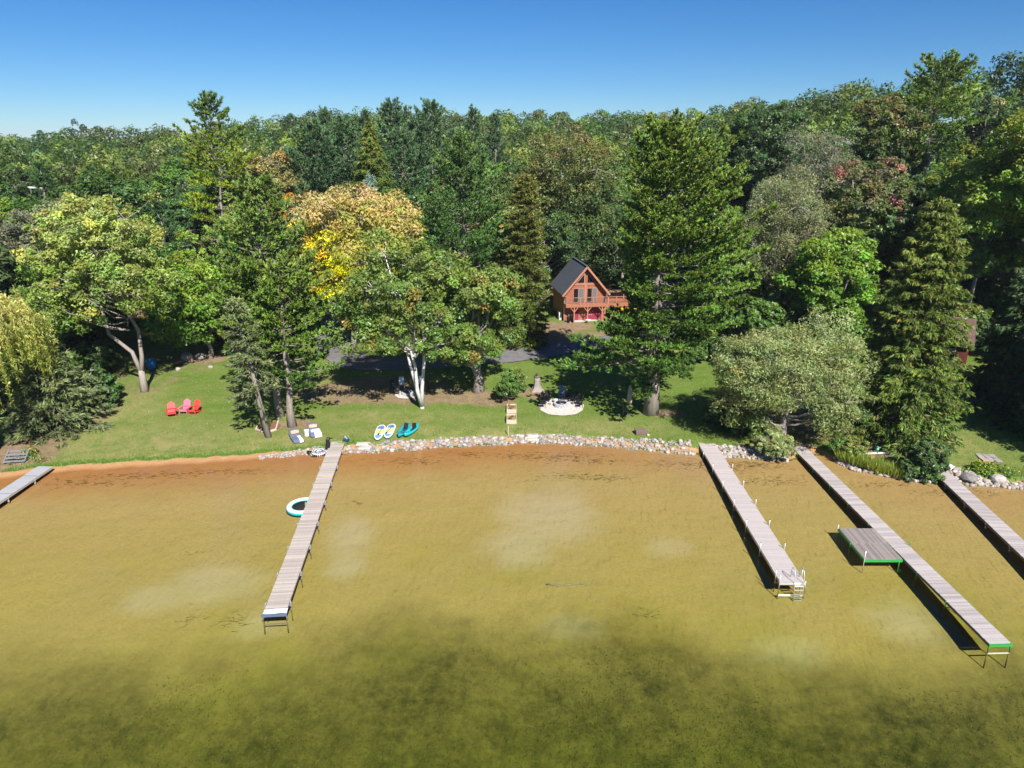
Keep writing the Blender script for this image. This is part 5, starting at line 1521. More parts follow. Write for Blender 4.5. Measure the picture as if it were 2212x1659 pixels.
def outline(L, W, n=36, sq=.0):
    pts = []
    for i in range(n):
        t = 2 * math.pi * i / n; s, c = math.sin(t), math.cos(t)
        y = L / 2 * s
        w = W / 2 * (1 - abs(s) ** (2.6 if s < 0 else 5.0)) ** .5
        if s > .97: w = max(w, W * .2)
        pts.append(((1 if c >= 0 else -1) * w, y))
    return pts
def board(A, B, label):
    pa, pb = onground(*A), onground(*B)
    d = pb - pa; rz = math.atan2(d.y, d.x) - math.pi / 2; mid = (pa + pb) / 2
    o = empty('paddle_board', (mid.x, mid.y, max(gz(mid.x, mid.y), mid.z) + .10), rz, label, 'paddle board', 'paddle boards at the bank')
    L, W = d.length * 1.02, .86
    rings = []
    for z, k in ((.0, .90), (.03, .98), (.08, 1.0), (.12, .98), (.14, .93)):
        rings.append([(x * k, y * (1 - (1 - k) * .3), z) for x, y in outline(L, W)])
    MB().loft(rings[:3]).build('rim', M_edge, o)
    MB().loft([[(x * .995, y, z + .001) for x, y, z in r_] for r_ in rings[2:]]).build('hull', M_boardw, o)
    MB().prism([(x * .80, y * .88) for x, y in outline(L, W)], .139, .147).build('deck_pad', M_band, o)
    f = MB(); f.box((0, L / 2 - .25, -.07), (.02, .22, .14)); f.build('fin', M_black, o)
    o.rotation_euler[0] = math.asin(max(-.2, min(.2, (pb.z - pa.z) / d.length)))
    return o
def paddle(o, x0, y0, x1, y1, label, m=None):
    M = o.matrix_basis if False else Matrix.Translation(o.location) @ o.rotation_euler.to_matrix().to_4x4()
    a, b = M @ Vector((x0, y0, .175)), M @ Vector((x1, y1, .175))
    d = b - a; q = d.to_track_quat('Y', 'Z').to_euler()
    e = empty('paddle', a, 0, label, 'paddle', 'paddles lying on the boards'); e.rotation_euler = q
    MB().tube([(0, 0, 0), (0, d.length, 0)], .02, 8).build('shaft', M_black, e)
    MB().loft([[(w * c, y, .012 * s) for c, s in ((1, 0), (.5, 1), (-.5, 1), (-1, 0), (-.5, -1), (.5, -1))] for y, w in ((-.42, .03), (-.36, .08), (-.2, .10), (-.05, .05), (0, .02))]).build('blade', M_black, e)
    MB().bar((-.06, d.length, 0), (.06, d.length, 0), .03).build('grip', M_black, e)
b1 = board((815, 954), (826, 923), 'paddle board with blue and yellow deck lying nearest the weathered dock')
b2 = board((836, 950), (848, 921), 'paddle board with blue and yellow deck lying beside the kayaks')
paddle(b1, .0, -.35, .1, .75, 'dark paddle on the board nearest the weathered dock'); paddle(b2, -.15, -.35, .1, .9, 'dark paddle on the board beside the kayaks')
M_teal = paint('teal_plastic', (.015, .30, .36), .35); M_teal2 = paint('bright_teal_plastic', (.02, .40, .44), .35)
def kayak(A, B, label, m, roll=0):
    pa, pb = onground(*A), onground(*B); d = pb - pa; rz = math.atan2(d.y, d.x) - math.pi / 2; mid = (pa + pb) / 2
    o = empty('kayak', (mid.x, mid.y, gz(mid.x, mid.y) + .04), rz, label, 'kayak', 'teal kayaks at the bank')
    L = d.length * 1.03
    def sec(t):     # t -1..1
        w = .39 * (1 - abs(t) ** 2.4) ** .7 + .03; h = .30 + .10 * t * t; k = .16 * t ** 4
        return [(w * .45, 0, k), (w * .85, 0, .10 + k), (w, 0, .22 + k * .6), (w * .92, 0, h), (w * .66, 0, h + .02), (w * .50, 0, h - (.13 if abs(t) < .72 else -.03)), (0, 0, h - (.15 if abs(t) < .72 else -.05)),
                (-w * .50, 0, h - (.13 if abs(t) < .72 else -.03)), (-w * .66, 0, h + .02), (-w * .92, 0, h), (-w, 0, .22 + k * .6), (-w * .85, 0, .10 + k), (-w * .45, 0, k)]
    rings = []
    for t in (-1, -.96, -.88, -.76, -.70, -.4, -.1, .2, .45, .68, .74, .86, .95, 1):
        rings.append([(x, t * L / 2, z) for x, _, z in sec(t)])
    MB().loft(rings).build('hull', m, o)
    st = MB(); st.box((0, .35, .24), (.38, .40, .06), None, .02); st.build('seat', M_black, o)
    sb = MB(); sb.box((0, .60, .46), (.40, .07, .46), Matrix.Rotation(R(-14), 3, 'X'), .03); sb.build('backrest', M_black, o)
    for k, y in enumerate((-.05, -.45)):
        MB().box((.0, y, .205), (.30, .12, .05), None, .015).build('foot_brace', M_black, o)
    MB().lathe([(.13, .34), (.14, .37), (.12, .385), (.01, .39)], (0, -L / 2 * .80, .0), 12).build('hatch', M_black, o)
    MB().bar((-.2, L / 2 * .78, .40), (.2, L / 2 * .84, .40), .025).build('bungee', M_black, o)
    o.rotation_euler[1] = R(roll)
kayak((861, 949), (882, 921), 'teal kayak with black seat lying next to the paddle boards', M_teal, 10)
kayak((876, 948), (904, 923), 'brighter teal kayak with black seat on the outer side of the pair', M_teal2, -8)

# floats
M_tur = paint('turquoise_vinyl', (.03, .42, .45), .35); M_vinw = paint('white_vinyl', (.80, .82, .82), .3); M_mesh = mat('black_mesh', (.022, .014, .014), .8, .2, 20, .2, 40)
def torus_prof(Rr, r, z, n=12): return [(Rr + r * math.cos(2 * math.pi * k / n), z + r * .85 * math.sin(2 * math.pi * k / n)) for k in range(n)]
c = onz(655, 1094, .1)
o = empty('water_trampoline', (c.x, c.y, .0), 0, 'round white and turquoise float with a black mesh centre beside the weathered dock', 'float')
MB().lathe(torus_prof(1.02, .20, .12, 14), n=40, close=True).build('tube', M_vinw, o)
MB().lathe(torus_prof(1.04, .205, .085, 14), n=40, close=True).build('turquoise_band', M_tur, o)
MB().lathe([(.835, .10), (.86, .19), (.80, .21), (.80, .12)], n=40, close=True).build('inner_rim', M_tur, o)
MB().lathe([(.84, .09), (.84, .105), (.01, .085)], n=40).build('mesh_floor', M_mesh, o)
for k in range(4):
    a = k * math.pi / 2 + .4
    MB().box((1.02 * math.cos(a), 1.02 * math.sin(a), .30), (.16, .05, .02), Matrix.Rotation(a, 3, 'Z')).build('handle', M_tur, o)
def stripe_mat():
    m = bpy.data.materials.new('black_white_print'); m.use_nodes = True; nt = m.node_tree; b = nt.nodes['Principled BSDF']; b.inputs['Roughness'].default_value = .35
    tc = N(nt, 'ShaderNodeTexCoord'); sp = N(nt, 'ShaderNodeSeparateXYZ'); nt.links.new(tc.outputs['Object'], sp.inputs[0])
    l = N(nt, 'ShaderNodeVectorMath', operation='LENGTH'); cx = N(nt, 'ShaderNodeCombineXYZ'); nt.links.new(sp.outputs['X'], cx.inputs[0]); nt.links.new(sp.outputs['Y'], cx.inputs[1]); nt.links.new(cx.outputs[0], l.inputs[0])
    s = mth(nt, 'SINE', mth(nt, 'MULTIPLY', l.outputs['Value'], 48.0)); ang = mth(nt, 'ARCTAN2', sp.outputs['Y'], sp.outputs['X']); s2 = mth(nt, 'SINE', mth(nt, 'MULTIPLY', ang, 26.0))
    f = mth(nt, 'GREATER_THAN', mth(nt, 'ADD', s, mth(nt, 'MULTIPLY', s2, .55)), 0.0)
    f = mth(nt, 'MAXIMUM', f, mth(nt, 'LESS_THAN', sp.outputs['Z'], 0.04))
    nt.links.new(mixc(nt, f, (.02, .02, .022), (.75, .76, .76)), b.inputs['Base Color']); return m
M_stripe = stripe_mat(); M_vinb = paint('black_vinyl', (.016, .016, .018), .28)
c = onz(690, 980, .05)
o = empty('loon_float', (c.x, c.y, max(.0, gz(c.x, c.y))), R(20), 'black and white striped inflatable loon float at the bank beside the weathered dock', 'float')
MB().lathe(torus_prof(.52, .22, .16, 12), n=32, close=True, sx=1.12).build('ring', M_stripe, o)
MB().lathe([(.36, .12), (.36, .14), (.01, .11)], n=24, sx=1.12).build('floor', M_vinb, o)
nk = MB(); nk.tube([(.55, .1, .25), (.78, .16, .45), (.84, .22, .78), (.80, .27, 1.05), (.90, .30, 1.24), (1.06, .31, 1.22)], [.13, .19, .20, .17, .16, .06], 12); nk.build('neck', M_vinb, o)
MB().tube([(1.02, .31, 1.22), (1.20, .33, 1.20), (1.42, .35, 1.14)], [.055, .04, .008], 8).build('beak', M_vinb, o)
MB().loft([[(-.62 - t, .0 + w * c_, .25 + h * s_ + t * .35) for c_, s_ in [(math.cos(a * math.pi / 4), math.sin(a * math.pi / 4)) for a in range(8)]] for t, w, h in ((0, .22, .12), (.18, .26, .10), (.34, .22, .06), (.44, .08, .03))]).build('tail', M_vinb, o)
M_pot = paint('blue_glazed_pot', (.015, .05, .16), .25)
p = onground(745, 957); o = empty('flower_pot', (p.x + .1, p.y + .25, gz(p.x + .1, p.y + .25)), 0, 'dark blue pot of white flowers at the shore end of the weathered dock', 'flower pot')
MB().lathe([(.16, 0), (.27, .16), (.26, .32), (.22, .36), (.19, .34), (.01, .30)], n=16).build('pot', M_pot, o)
def leaf_puff(name, parent, n, rx, rz_, cz, size, cols, seed, asp=.6, up=.5, loc=(0, 0, 0)):
    g = np.random.default_rng(seed); d = unit(g.normal(size=(n, 3)) + np.array([0, 0, up])); d[:, 2] = np.abs(d[:, 2])
    p_ = d * (g.random((n, 1)) ** .4) * np.array([rx, rx, rz_]) + np.array([loc[0], loc[1], cz + loc[2]])
    cs = np.array(cols)[g.integers(len(cols), size=n)] * np.exp(g.normal(0, .2, (n, 1)))
    me = quads_mesh(name, p_, d + .6 * g.normal(size=d.shape), size * g.uniform(.6, 1.3, n), asp, cs, M_leaf, g)
    return child(name, me, parent) if parent is not None else link(name, me)
leaf_puff('blossoms', o, 160, .3, .34, .32, .05, [(.5, .5, .46), (.45, .46, .42), (.06, .12, .03)], 5)

# planter boxes, stake, trellis shrub
M_box = mat('raw_box_timber', (.56, .44, .36), .8, .14, 4, .3, 14); M_soil = mat('box_soil', (.34, .22, .13), .95, .4, 6, .6, 14, dirt=((.16, .2, .05), 3, .8))
def planter(u0, v0, w, d, h, label, flowers):
    p = onground(u0, v0); o = empty('planter_box', (p.x, p.y, p.z), 0, label, 'planter box', 'wooden planter boxes')
    for k in range(2):
        z = h * (.25 + .5 * k)
        MB().box((0, 0, z), (w, .05, h * .48)).build('front_board', M_box, o); MB().box((0, d, z), (w, .05, h * .48)).build('back_board', M_box, o)
        for sx in (-1, 1): MB().box((sx * (w / 2 - .027), d / 2, z), (.05, d - .054, h * .475)).build('side_board', M_box, o)
    for sx in (-1, 1):
        for y in (.05, d - .05): MB().box((sx * (w / 2 - .09), y + (.03 if y < .2 else -.03), h / 2), (.07, .07, h + .02)).build('corner_post', M_box, o)
    MB().box((0, d / 2, h * .66), (w - .11, d - .06, .05)).build('soil', M_soil, o)
    for k, (x, y, c1) in enumerate(flowers): leaf_puff('flowers', o, 70, .2, .3, h * .7, .055, [c1, (.06, .12, .02), (.10, .16, .03)], 30 + k, loc=(x, y, 0))
planter(1105, 916, .95, 1.55, .42, 'wooden planter box with red flowers nearest the water', [(-.15, .5, (.45, .03, .04)), (.1, .95, (.30, .12, .04))])
planter(1105, 893, .95, 1.55, .42, 'wooden planter box with orange plants behind the first box', [(-.1, .4, (.45, .14, .05)), (.15, .8, (.42, .10, .05)), (-.2, 1.2, (.5, .05, .05))])
p = onground(1098, 942); o = MB().bar((0, 0, -.1), (0, 0, 1.0), .06, .06).build('wooden_stake', M_box, None, p); tag(o, 'short wooden stake in the lawn between planter boxes and stone bank', 'stake')
ms = deciduous(501, 3.4, .15, 1.25, P_green, n_lobe=12, n_clump=12, n_leaf=26, leaf=.10, trunk_r=.05, sub=.1, side=3, bottom=-.8, lobe_k=.42)
p = onground(1098, 868); plant_tree('shrub', ms, p, 'tall green shrub growing at the inland end of the planter boxes', 'shrub', parts=('stem', 'foliage'))
ms = deciduous(502, 2.6, .1, .95, P_olive, n_lobe=10, n_clump=12, n_leaf=26, leaf=.10, trunk_r=.05, sub=.1, side=3, bottom=-.8, lobe_k=.42)
p = onground(1118, 848); plant_tree('shrub', ms, p, 'pale olive shrub behind the tall green shrub by the planter boxes', 'shrub', parts=('stem', 'foliage'))

# stump
p = onground(1160, 843); o = empty('tree_stump', p, 0, 'tall grey tree stump with flared roots on the shaded lawn', 'stump')
mb = MB(); rings = []
for z, r_ in ((-.15, .78), (.05, .62), (.25, .44), (.6, .36), (1.1, .32), (1.45, .31)):
    rings.append([((r_ * (1 + (.28 if z < .3 else .06) * math.sin(a * 2 * math.pi / 20 * 5 + .6))) * math.cos(a * math.pi / 10), (r_ * (1 + (.28 if z < .3 else .06) * math.sin(a * 2 * math.pi / 20 * 5 + .6))) * math.sin(a * math.pi / 10), z) for a in range(20)])
mb.loft(rings).build('bole', M_bark, o)
MB().lathe([(.33, 1.44), (.36, 1.52), (.35, 1.66), (.30, 1.68), (.28, 1.58), (.01, 1.56)], n=16).build('bark_rim', M_barkd, o)
leaf_puff('sprouts', o, 60, .2, .35, 1.6, .07, [(.06, .12, .02)], 9)

# fire pits
M_grav = mat('pale_gravel', (.60, .52, .47), .95, .12, 6, .6, 40, dirt=((.42, .36, .32), 5, .6)); M_ring = mat('fire_ring_concrete', (.42, .42, .44), .85, .12, 4, .3, 20); M_ash = mat('ash', (.10, .10, .10), .95, .5, 6, .5, 20)
def disc(name, p, r, m, lift=.05):
    mb = MB(); n = 40; vs = [(p.x, p.y, gz(p.x, p.y) + lift)]
    for k in range(n):
        a = 2 * math.pi * k / n; rr_ = r * (1 + .02 * math.sin(5 * a) + .015 * math.sin(11 * a)); x, y = p.x + rr_ * math.cos(a), p.y + rr_ * math.sin(a); vs.append((x, y, gz(x, y) + lift))
    mb.add(vs, [(0, k + 1, (k + 1) % n + 1) for k in range(n)]); o = mb.build(name, m); o['kind'] = 'structure'; return o
def fire_ring(p, label, r=.62, h=.38):
    o = empty('fire_pit', (p.x, p.y, p.z + .04), 0, label, 'fire pit', 'fire pits')
    n = 14
    blk = MB().box((0, 0, h / 4), (2 * math.pi * r / n * .96, .2, h / 2 - .01), None, .015).mesh('block', M_ring)
    for lv in range(2):
        for k in range(n):
            a = 2 * math.pi * (k + .5 * lv) / n
            child('block', blk, o, (r * math.cos(a), r * math.sin(a), lv * h / 2), (0, 0, a + math.pi / 2))
    MB().lathe([(r - .10, .02), (r - .10, h + .02), (r - .16, h + .02), (r - .16, .04)], n=28).build('steel_ring', M_black, o)
    MB().lathe([(r - .17, .12), (.01, .16)], n=20).build('ash_bed', M_ash, o)
    for k in range(4):
        a = k * 1.3; MB().tube([(-.28 * math.cos(a), -.28 * math.sin(a), .2), (.28 * math.cos(a), .28 * math.sin(a), .26)], .045, 7).build('log', M_bark, o)
def lawn_chair(name, p, rz, m, label, group, tall=1.0, proto={}):
    key = m.name
    if key not in proto:
        pr = empty(name, (0, 0, 0)); fr = m
        MB().box((0, 0, .42), (.52, .50, .05), None, .015).build('seat', m, pr)
        MB().box((0, .30, .78), (.52, .045, .72), Matrix.Rotation(R(-16), 3, 'X'), .015).build('backrest', m, pr)
        for sx in (-1, 1):
            MB().box((sx * .29, -.02, .64), (.06, .54, .035)).build('armrest', m, pr)
            MB().bar((sx * .28, -.26, 0), (sx * .28, -.22, .63), .03).build('leg', m, pr); MB().bar((sx * .28, .30, 0), (sx * .28, .20, .63), .03).build('leg', m, pr)
        proto[key] = pr; o = pr
    else:
        o = copy_tree(proto[key])
    o.location = p; o.rotation_euler = (0, 0, rz); o.scale = (1, 1, tall); tag(o, label, 'chair', group)
    return o
pf1 = onground(1212, 879)
disc('gravel_circle', pf1, 2.28, M_grav)
fire_ring(pf1 + Vector((0, .15, 0)), 'round block fire pit on the pale gravel circle')
where = ['at the near end of the gravel circle by the planter boxes', 'second along from the planter boxes', 'third along from the planter boxes', 'behind the white drum on the gravel', 'just past the tall navy chair', 'second past the tall navy chair', 'third past the tall navy chair', 'at the near end towards the closed parasol']
for k, a in enumerate((188, 168, 148, 128, 62, 40, 18, -8)):
    a_ = R(a); q = pf1 + Vector((1.85 * math.cos(a_), 1.85 * math.sin(a_), .05)); lawn_chair('fire_pit_chair', q, a_ - math.pi / 2, M_black, f'black chair {where[k]}', 'black chairs round the gravel fire pit')
M_navc = paint('navy_plastic', (.05, .09, .17), .4)
lawn_chair('fire_pit_chair', pf1 + Vector((.15, 1.75, .05)), 0, M_navc, 'tall navy blue chair at the back of the gravel fire pit', 'black chairs round the gravel fire pit', 1.35)
o = MB().lathe([(.2, 0), (.22, .42), (.23, .45), (.01, .46)], n=16).build('drum_stool', M_white, None, pf1 + Vector((-.5, .95, .05))); tag(o, 'white drum stool beside the block fire pit', 'stool')
pf2 = onground(880, 852); disc('gravel_patch', pf2, 1.3, M_grav); fire_ring(pf2, 'low fire pit in the shade behind the three-stemmed birch', .5, .25)
M_wch = paint('white_plastic', (.66, .68, .72), .4)
for (u, v, rz, m, lb) in ((868, 838, R(10), M_wch, 'white chair in the shade behind the birch, clear of its stems'), (906, 836, R(-20), M_wch, 'white chair half hidden by the birch stems'), (852, 845, R(50), M_black, 'black chair in the shade nearest the drive behind the birch'), (858, 853, R(90), M_black, 'black chair at the near side of the shaded fire pit'), (920, 848, R(-60), M_black, 'black chair on the oak side of the shaded fire pit')):
    lawn_chair('shade_chair', onground(u, v), rz, m, lb, 'chairs round the shaded fire pit')

# closed parasol
M_canv = mat('beige_canvas', (.42, .34, .27), .9, .15, 4, .4, 14, stretch=(4, 4, .5))
p = onground(1358, 893); o = empty('parasol', p, 0, 'closed beige parasol standing in the shade of the huge pine', 'parasol')
mb = MB(); rings = []
for z, r_ in ((1.05, .20), (1.25, .25), (1.9, .21), (2.6, .14), (2.95, .06)): rings.append([(r_ * (1 + .18 * math.cos(8 * a * math.pi / 16)) * math.cos(a * math.pi / 16), r_ * (1 + .18 * math.cos(8 * a * math.pi / 16)) * math.sin(a * math.pi / 16), z) for a in range(32)])
mb.loft(rings).build('canopy', M_canv, o); MB().tube([(0, 0, 0), (0, 0, 3.02)], .025, 8).build('pole', M_frame, o); MB().lathe([(.3, 0), (.3, .08), (.06, .14)], n=14).build('base', M_black, o)
o = empty('folding_chair', onground(1352, 895), R(70)); 
tag(o, 'brown wooden chair under the closed parasol', 'chair')
MB().box((0, 0, .42), (.5, .48, .05)).build('seat', M_frame, o); MB().box((0, .26, .72), (.5, .05, .6), Matrix.Rotation(R(-12), 3, 'X')).build('backrest', M_frame, o)
for sx in (-1, 1):
    for sy in (-1, 1): MB().box((sx * .22, sy * .2, .2), (.05, .05, .42)).build('leg', M_frame, o)
p = onground(1383, 937); o = empty('storage_box', (p.x, p.y, p.z), R(8), 'low brown box on the lawn near the stone bank and the pale dock', 'box')
MB().box((0, 0, .18), (.95, .62, .36), None, .03).build('body', mat('brown_plastic', (.16, .105, .09), .7, .15), o); MB().box((0, 0, .39), (1.0, .66, .07), None, .02).build('lid', mat('brown_lid', (.19, .13, .11), .7, .15), o)
single_stone(1400, 941, .35, 'small pale stone beside the low brown box', 3)

# edged bed under the spruce
pts_ = [onground(u, v) for u, v in ((602, 905), (600, 917), (596, 929), (582, 933), (566, 933), (553, 929), (558, 920), (570, 913))]
mb = MB()
for a_, b_ in zip(pts_, pts_[1:]): mb.bar(a_ + Vector((0, 0, .07)), b_ + Vector((0, 0, .07)), .12, .16)
o = mb.build('bed_edging', M_box); tag(o, 'pale curved edging round the mulched bed at the leaning spruce', 'edging')
M_mul = mat('mulch', (.20, .10, .06), .95, .4, 5, .6, 20)
cc = sum(pts_, Vector()) / len(pts_); disc('mulch_bed', Vector((cc.x, cc.y, 0)), 1.15, M_mul, .04)
def grass_clump(u, v, label, n=160, h=1.0, cols=((.14, .17, .03), (.24, .22, .05)), seed=1, r=.35, group=None, name='ornamental_grass', p=None):
    p = p or onground(u, v); g = np.random.default_rng(seed); an = g.uniform(0, 6.28, n); rr_ = r * np.sqrt(g.random(n))
    base = np.stack([rr_ * np.cos(an), rr_ * np.sin(an), np.zeros(n)], -1)
    tl = np.stack([np.cos(an) * g.uniform(.1, .7, n), np.sin(an) * g.uniform(.1, .7, n), np.ones(n)], -1); ax = unit(tl)
    L = h * g.uniform(.5, 1.1, n) / 2
    pos = base + ax * L[:, None]
    cs = np.array(cols)[g.integers(len(cols), size=n)] * np.exp(g.normal(0, .2, (n, 1)))
    me = quads_mesh(name, pos, g.normal(size=(n, 3)), L, .07, cs, M_leaf, g, axis=ax)
    return tag(link(name, me, None, (p.x, p.y, gz(p.x, p.y))), label, 'plant', group)
grass_clump(573, 924, 'tuft of tan ornamental grass in the edged bed by the leaning spruce', 140, 1.2, ((.25, .2, .09), (.12, .16, .03)), 3)
p0, p1 = onground(649, 872), None
o = MB().tube([p0 + Vector((0, .2, 1.3)), p0 + Vector((.9, .6, 2.6)), p0 + Vector((2.2, 1.2, 3.6)), p0 + Vector((3.0, 1.4, 4.0))], [.12, .10, .075, .05], 8).build('pine_limb', M_bark); tag(o, 'pale bare pine limb slanting out over the shaded drive side of the twin pines', 'branch')

# blue cover behind the maple, steps at the willow
M_blue = mat('blue_tarp', (.01, .20, .62), .45, .12, 3, .3, 8)
p = onground(328, 797); o = empty('tarp_covered_bundle', p, 0, 'bright blue rounded cover standing behind the pale maple trunk', 'cover')
rings = [[(r_ * math.cos(a * math.pi / 8) * (1 + .06 * math.sin(3 * a)), r_ * .7 * math.sin(a * math.pi / 8) * (1 + .05 * math.cos(5 * a)), z) for a in range(16)] for z, r_ in ((0, .42), (.25, .52), (.7, .58), (1.05, .46), (1.25, .22), (1.3, .05))]
MB().loft(rings).build('cover', M_blue, o); MB().tube([(.6 * math.cos(a * math.pi / 10), .43 * math.sin(a * math.pi / 10), .42) for a in range(21)], .012, 5, caps=False).build('cord', M_black, o)
M_lat = mat('grey_boards', (.22, .21, .23), .85, .2, 4, .3, 14)
p = onground(32, 1000); o = empty('wooden_steps', (p.x, p.y, p.z), R(10), 'grey wooden steps in the shade below the weeping willow', 'steps')
for k in range(4): MB().box((0, .34 * k, .16 + .17 * k), (1.7, .32, .05)).build('tread', M_lat, o)
for sx in (-1, 1): MB().bar((sx * .8, -.15, .02), (sx * .8, 1.2, .72), .06, .2).build('stringer', M_lat, o)
def flower_patch(u, v, label, n, r, h, cols, seed, name='flower_clump', grp=None):
    p = onground(u, v); o = empty(name, (p.x, p.y, p.z), 0, label, 'flowers', grp)
    leaf_puff('foliage', o, n * 3, r, h, .02, .10, [(.06, .13, .015), (.09, .16, .02), (.05, .10, .02)], seed, up=.3)
    leaf_puff('blossoms', o, n, r * .95, h * 1.1, .06, .065, cols, seed + 1, up=.6)
flower_patch(66, 985, 'orange flowers among bright leaves near the metal dock', 70, .8, .9, [(.55, .28, .01)], 61)
flower_patch(85, 998, 'leafy green clump at the shore end of the metal dock', 12, .9, .6, [(.5, .4, .02)], 63)
flower_patch(40, 1000, 'leafy clump at the foot of the grey steps', 8, .8, .7, [(.3, .3, .02)], 65)
for k, (u, v) in enumerate(((2112, 1018), (2132, 1022), (2152, 1020), (2170, 1026), (2190, 1030))):
    flower_patch(u, v, ['yellow black-eyed flowers nearest the last plank dock', 'second clump of yellow flowers from the last plank dock', 'sparse brownish clump in the middle of the yellow flower bed', 'green clump with few yellow flowers behind the pale boulder', 'outermost green clump of the yellow flower bed'][k], (150, 150, 30, 30, 16)[k], .8, .85, [(.65, .38, .01), (.6, .32, .01)] if k < 2 else [(.22, .15, .05), (.5, .35, .03)], 70 + k * 3, grp='flower clumps on the stone bank')
GL = ['nearest the second sandy cove', 'second from the sandy cove', 'third from the sandy cove', 'fourth from the sandy cove', 'fifth from the sandy cove', 'sixth from the sandy cove, with yellow tips', 'next to the round shoreline bush']
for k, (u, v) in enumerate(((1828, 990), (1846, 998), (1864, 1003), (1882, 1009), (1900, 1016), (1922, 1020), (1942, 1026))):
    grass_clump(u, v, f'yellow-green ornamental grass on the bank, {GL[k]}', 300, 1.1, ((.20, .21, .03), (.29, .26, .06), (.12, .17, .03)), 80 + k, .75, 'ornamental grasses on the bank')
for k, (u, v) in enumerate(((1815, 982), (1835, 984), (1960, 1032), (1985, 1036), (2010, 1038))):
    q = onground(u, v); bush_at(q.x, q.y, (0, 2, 1, 0, 0)[k], (.55, .6, .5, .6, .5)[k], ['low green shrub at the sandy cove', 'low olive shrub behind the first ornamental grass', 'low dark shrub below the round shoreline bush', 'low green shrub at the water under the round bush', 'small shrub against the last plank dock'][k], 'low shrubs on the eastern bank')
ms = deciduous(511, 3.0, .1, 1.35, P_dark, n_lobe=14, n_clump=13, n_leaf=40, leaf=.09, trunk_r=.07, sub=.1, side=3, bottom=-.7, lobe_k=.42)
p = onground(1996, 1030); plant_tree('shrub', ms, p, 'round dark green bush at the water beside the last plank dock', 'shrub', parts=('stem', 'foliage'))
ms = deciduous(512, 2.4, .1, 1.9, P_silver, n_lobe=14, n_clump=13, n_leaf=40, leaf=.10, asp=.4, trunk_r=.07, sub=.1, side=3, bottom=-.7, lobe_k=.42)
p = onground(1672, 985); plant_tree('shrub', ms, p, 'silvery low bush drooping to the water beside the longest dock', 'shrub', parts=('stem', 'foliage'))

# eastern lawn bits
p = onground(2135, 990); rr = random.Random(2); o = empty('fire_pad', (p.x, p.y, p.z + .02), R(-8), 'old square stone pad sunk in the eastern lawn', 'stone pad')
for i in range(3):
    for k in range(3): MB().box(((i - 1) * .52 + rr.uniform(-.02, .02), (k - 1) * .52, .03), (.49, .49, .08), Matrix.Rotation(rr.uniform(-.04, .04), 3, 'Z'), .012).build('paving_stone', M_st[rr.choice((1, 2))], o)
a_, b_ = onground(1858, 983), onground(1928, 979)
o = MB().bar(a_ + Vector((0, 0, .1)), b_ + Vector((0, 0, .1)), .2, .07).build('white_board', M_white); tag(o, 'long white board lying on the lawn behind the ornamental grasses', 'board')
M_gpost = mat('grey_post', (.40, .35, .31), .85)
for k, (u, v, h, lb) in enumerate(((1860, 980, .95, 'grey wooden post beside the white board'), (1838, 976, 1.2, 'weathered post among the bank shrubs'))):
    p = onground(u, v); o = MB().box((0, 0, h / 2), (.17, .17, h), None, .02).build('wooden_post', M_gpost, None, p); tag(o, lb, 'post', 'posts on the eastern bank')
p = onground(1894, 973); o = empty('watering_can', p, 0, 'pale green watering can on the bare ground under the tall spruce', 'watering can')
M_pg = paint('pale_green_plastic', (.20, .52, .36)); MB().lathe([(.16, 0), (.17, .32), (.12, .36), (.01, .36)], n=14).build('body', M_pg, o); MB().tube([(.14, 0, .12), (.36, 0, .38)], [.035, .02], 8).build('spout', M_pg, o); MB().tube([(-.15, 0, .1), (-.28, 0, .2), (-.22, 0, .38), (-.08, 0, .38)], .018, 6).build('handle', M_pg, o)
p = onground(1912, 952); o = empty('tarp_covered_grill', p, R(10), 'blue tarp thrown over a low heap under the tall spruce', 'tarp')
mb = MB(); rr = random.Random(6); g8 = 9; vs = []
for i in range(g8):
    for k in range(g8):
        x, y = (i / 8 - .5) * 1.7, (k / 8 - .5) * 1.1; vs.append((x, y, .05 + .62 * max(0, 1 - (abs(x) / .9) ** 3) * max(0, 1 - (abs(y) / .58) ** 3) + rr.uniform(-.05, .05)))
vs += [(x, y, -.02) for x, y, z in vs]
fs = [(i * g8 + k, (i + 1) * g8 + k, (i + 1) * g8 + k + 1, i * g8 + k + 1) for i in range(8) for k in range(8)]
rim_ = [k for k in range(g8)] ; mb.add(vs, fs, False); mb.build('tarp', paint('royal_blue_tarp', (.01, .05, .42), .5), o)
MB().box((0, 0, .22), (1.0, .6, .42)).build('load', M_frame, o)
p = onground(2046, 1013); o = empty('cement_block', (p.x, p.y, p.z), R(6), 'white hollow cement block at the shore end of the last plank dock', 'cement block')
mb = MB(); mb.box((0, -.17, .14), (.85, .06, .28)); mb.box((0, .17, .14), (.85, .06, .28))
for x in (-.39, 0, .39): mb.box((x, 0, .14), (.07, .28, .279))
mb.build('shell', M_white, o); MB().box((0, 0, .29), (.86, .42, .04)).build('cap', M_white, o)
p = onground(2206, 1030); o = MB().tube([(0, 0, 0), (0, 0, 2.3), (-.12, 0, 2.35)], .022, 7).build('metal_pole', M_steel, None, p); tag(o, 'thin metal pole on the eastern lawn behind the yellow flowers', 'pole')
# guard rail far behind the thicket
g0, g1 = at_y(-40, 401, 150), at_y(95, 407, 150)
o = empty('guard_rail', ((g0.x + g1.x) / 2, 150, (g0.z + g1.z) / 2 - .7), 0, 'white guard rail at the roadside below the dark hillside trees', 'guard rail')
LL = g1.x - g0.x; mb = MB(); mb.box((0, 0, .62), (LL, .08, .32)); mb.build('rail', M_white, o)
for k in range(6): MB().box((-LL / 2 + .5 + k * (LL - 1) / 5, .1, .1), (.15, .12, 1.3)).build('post', M_steel, o)

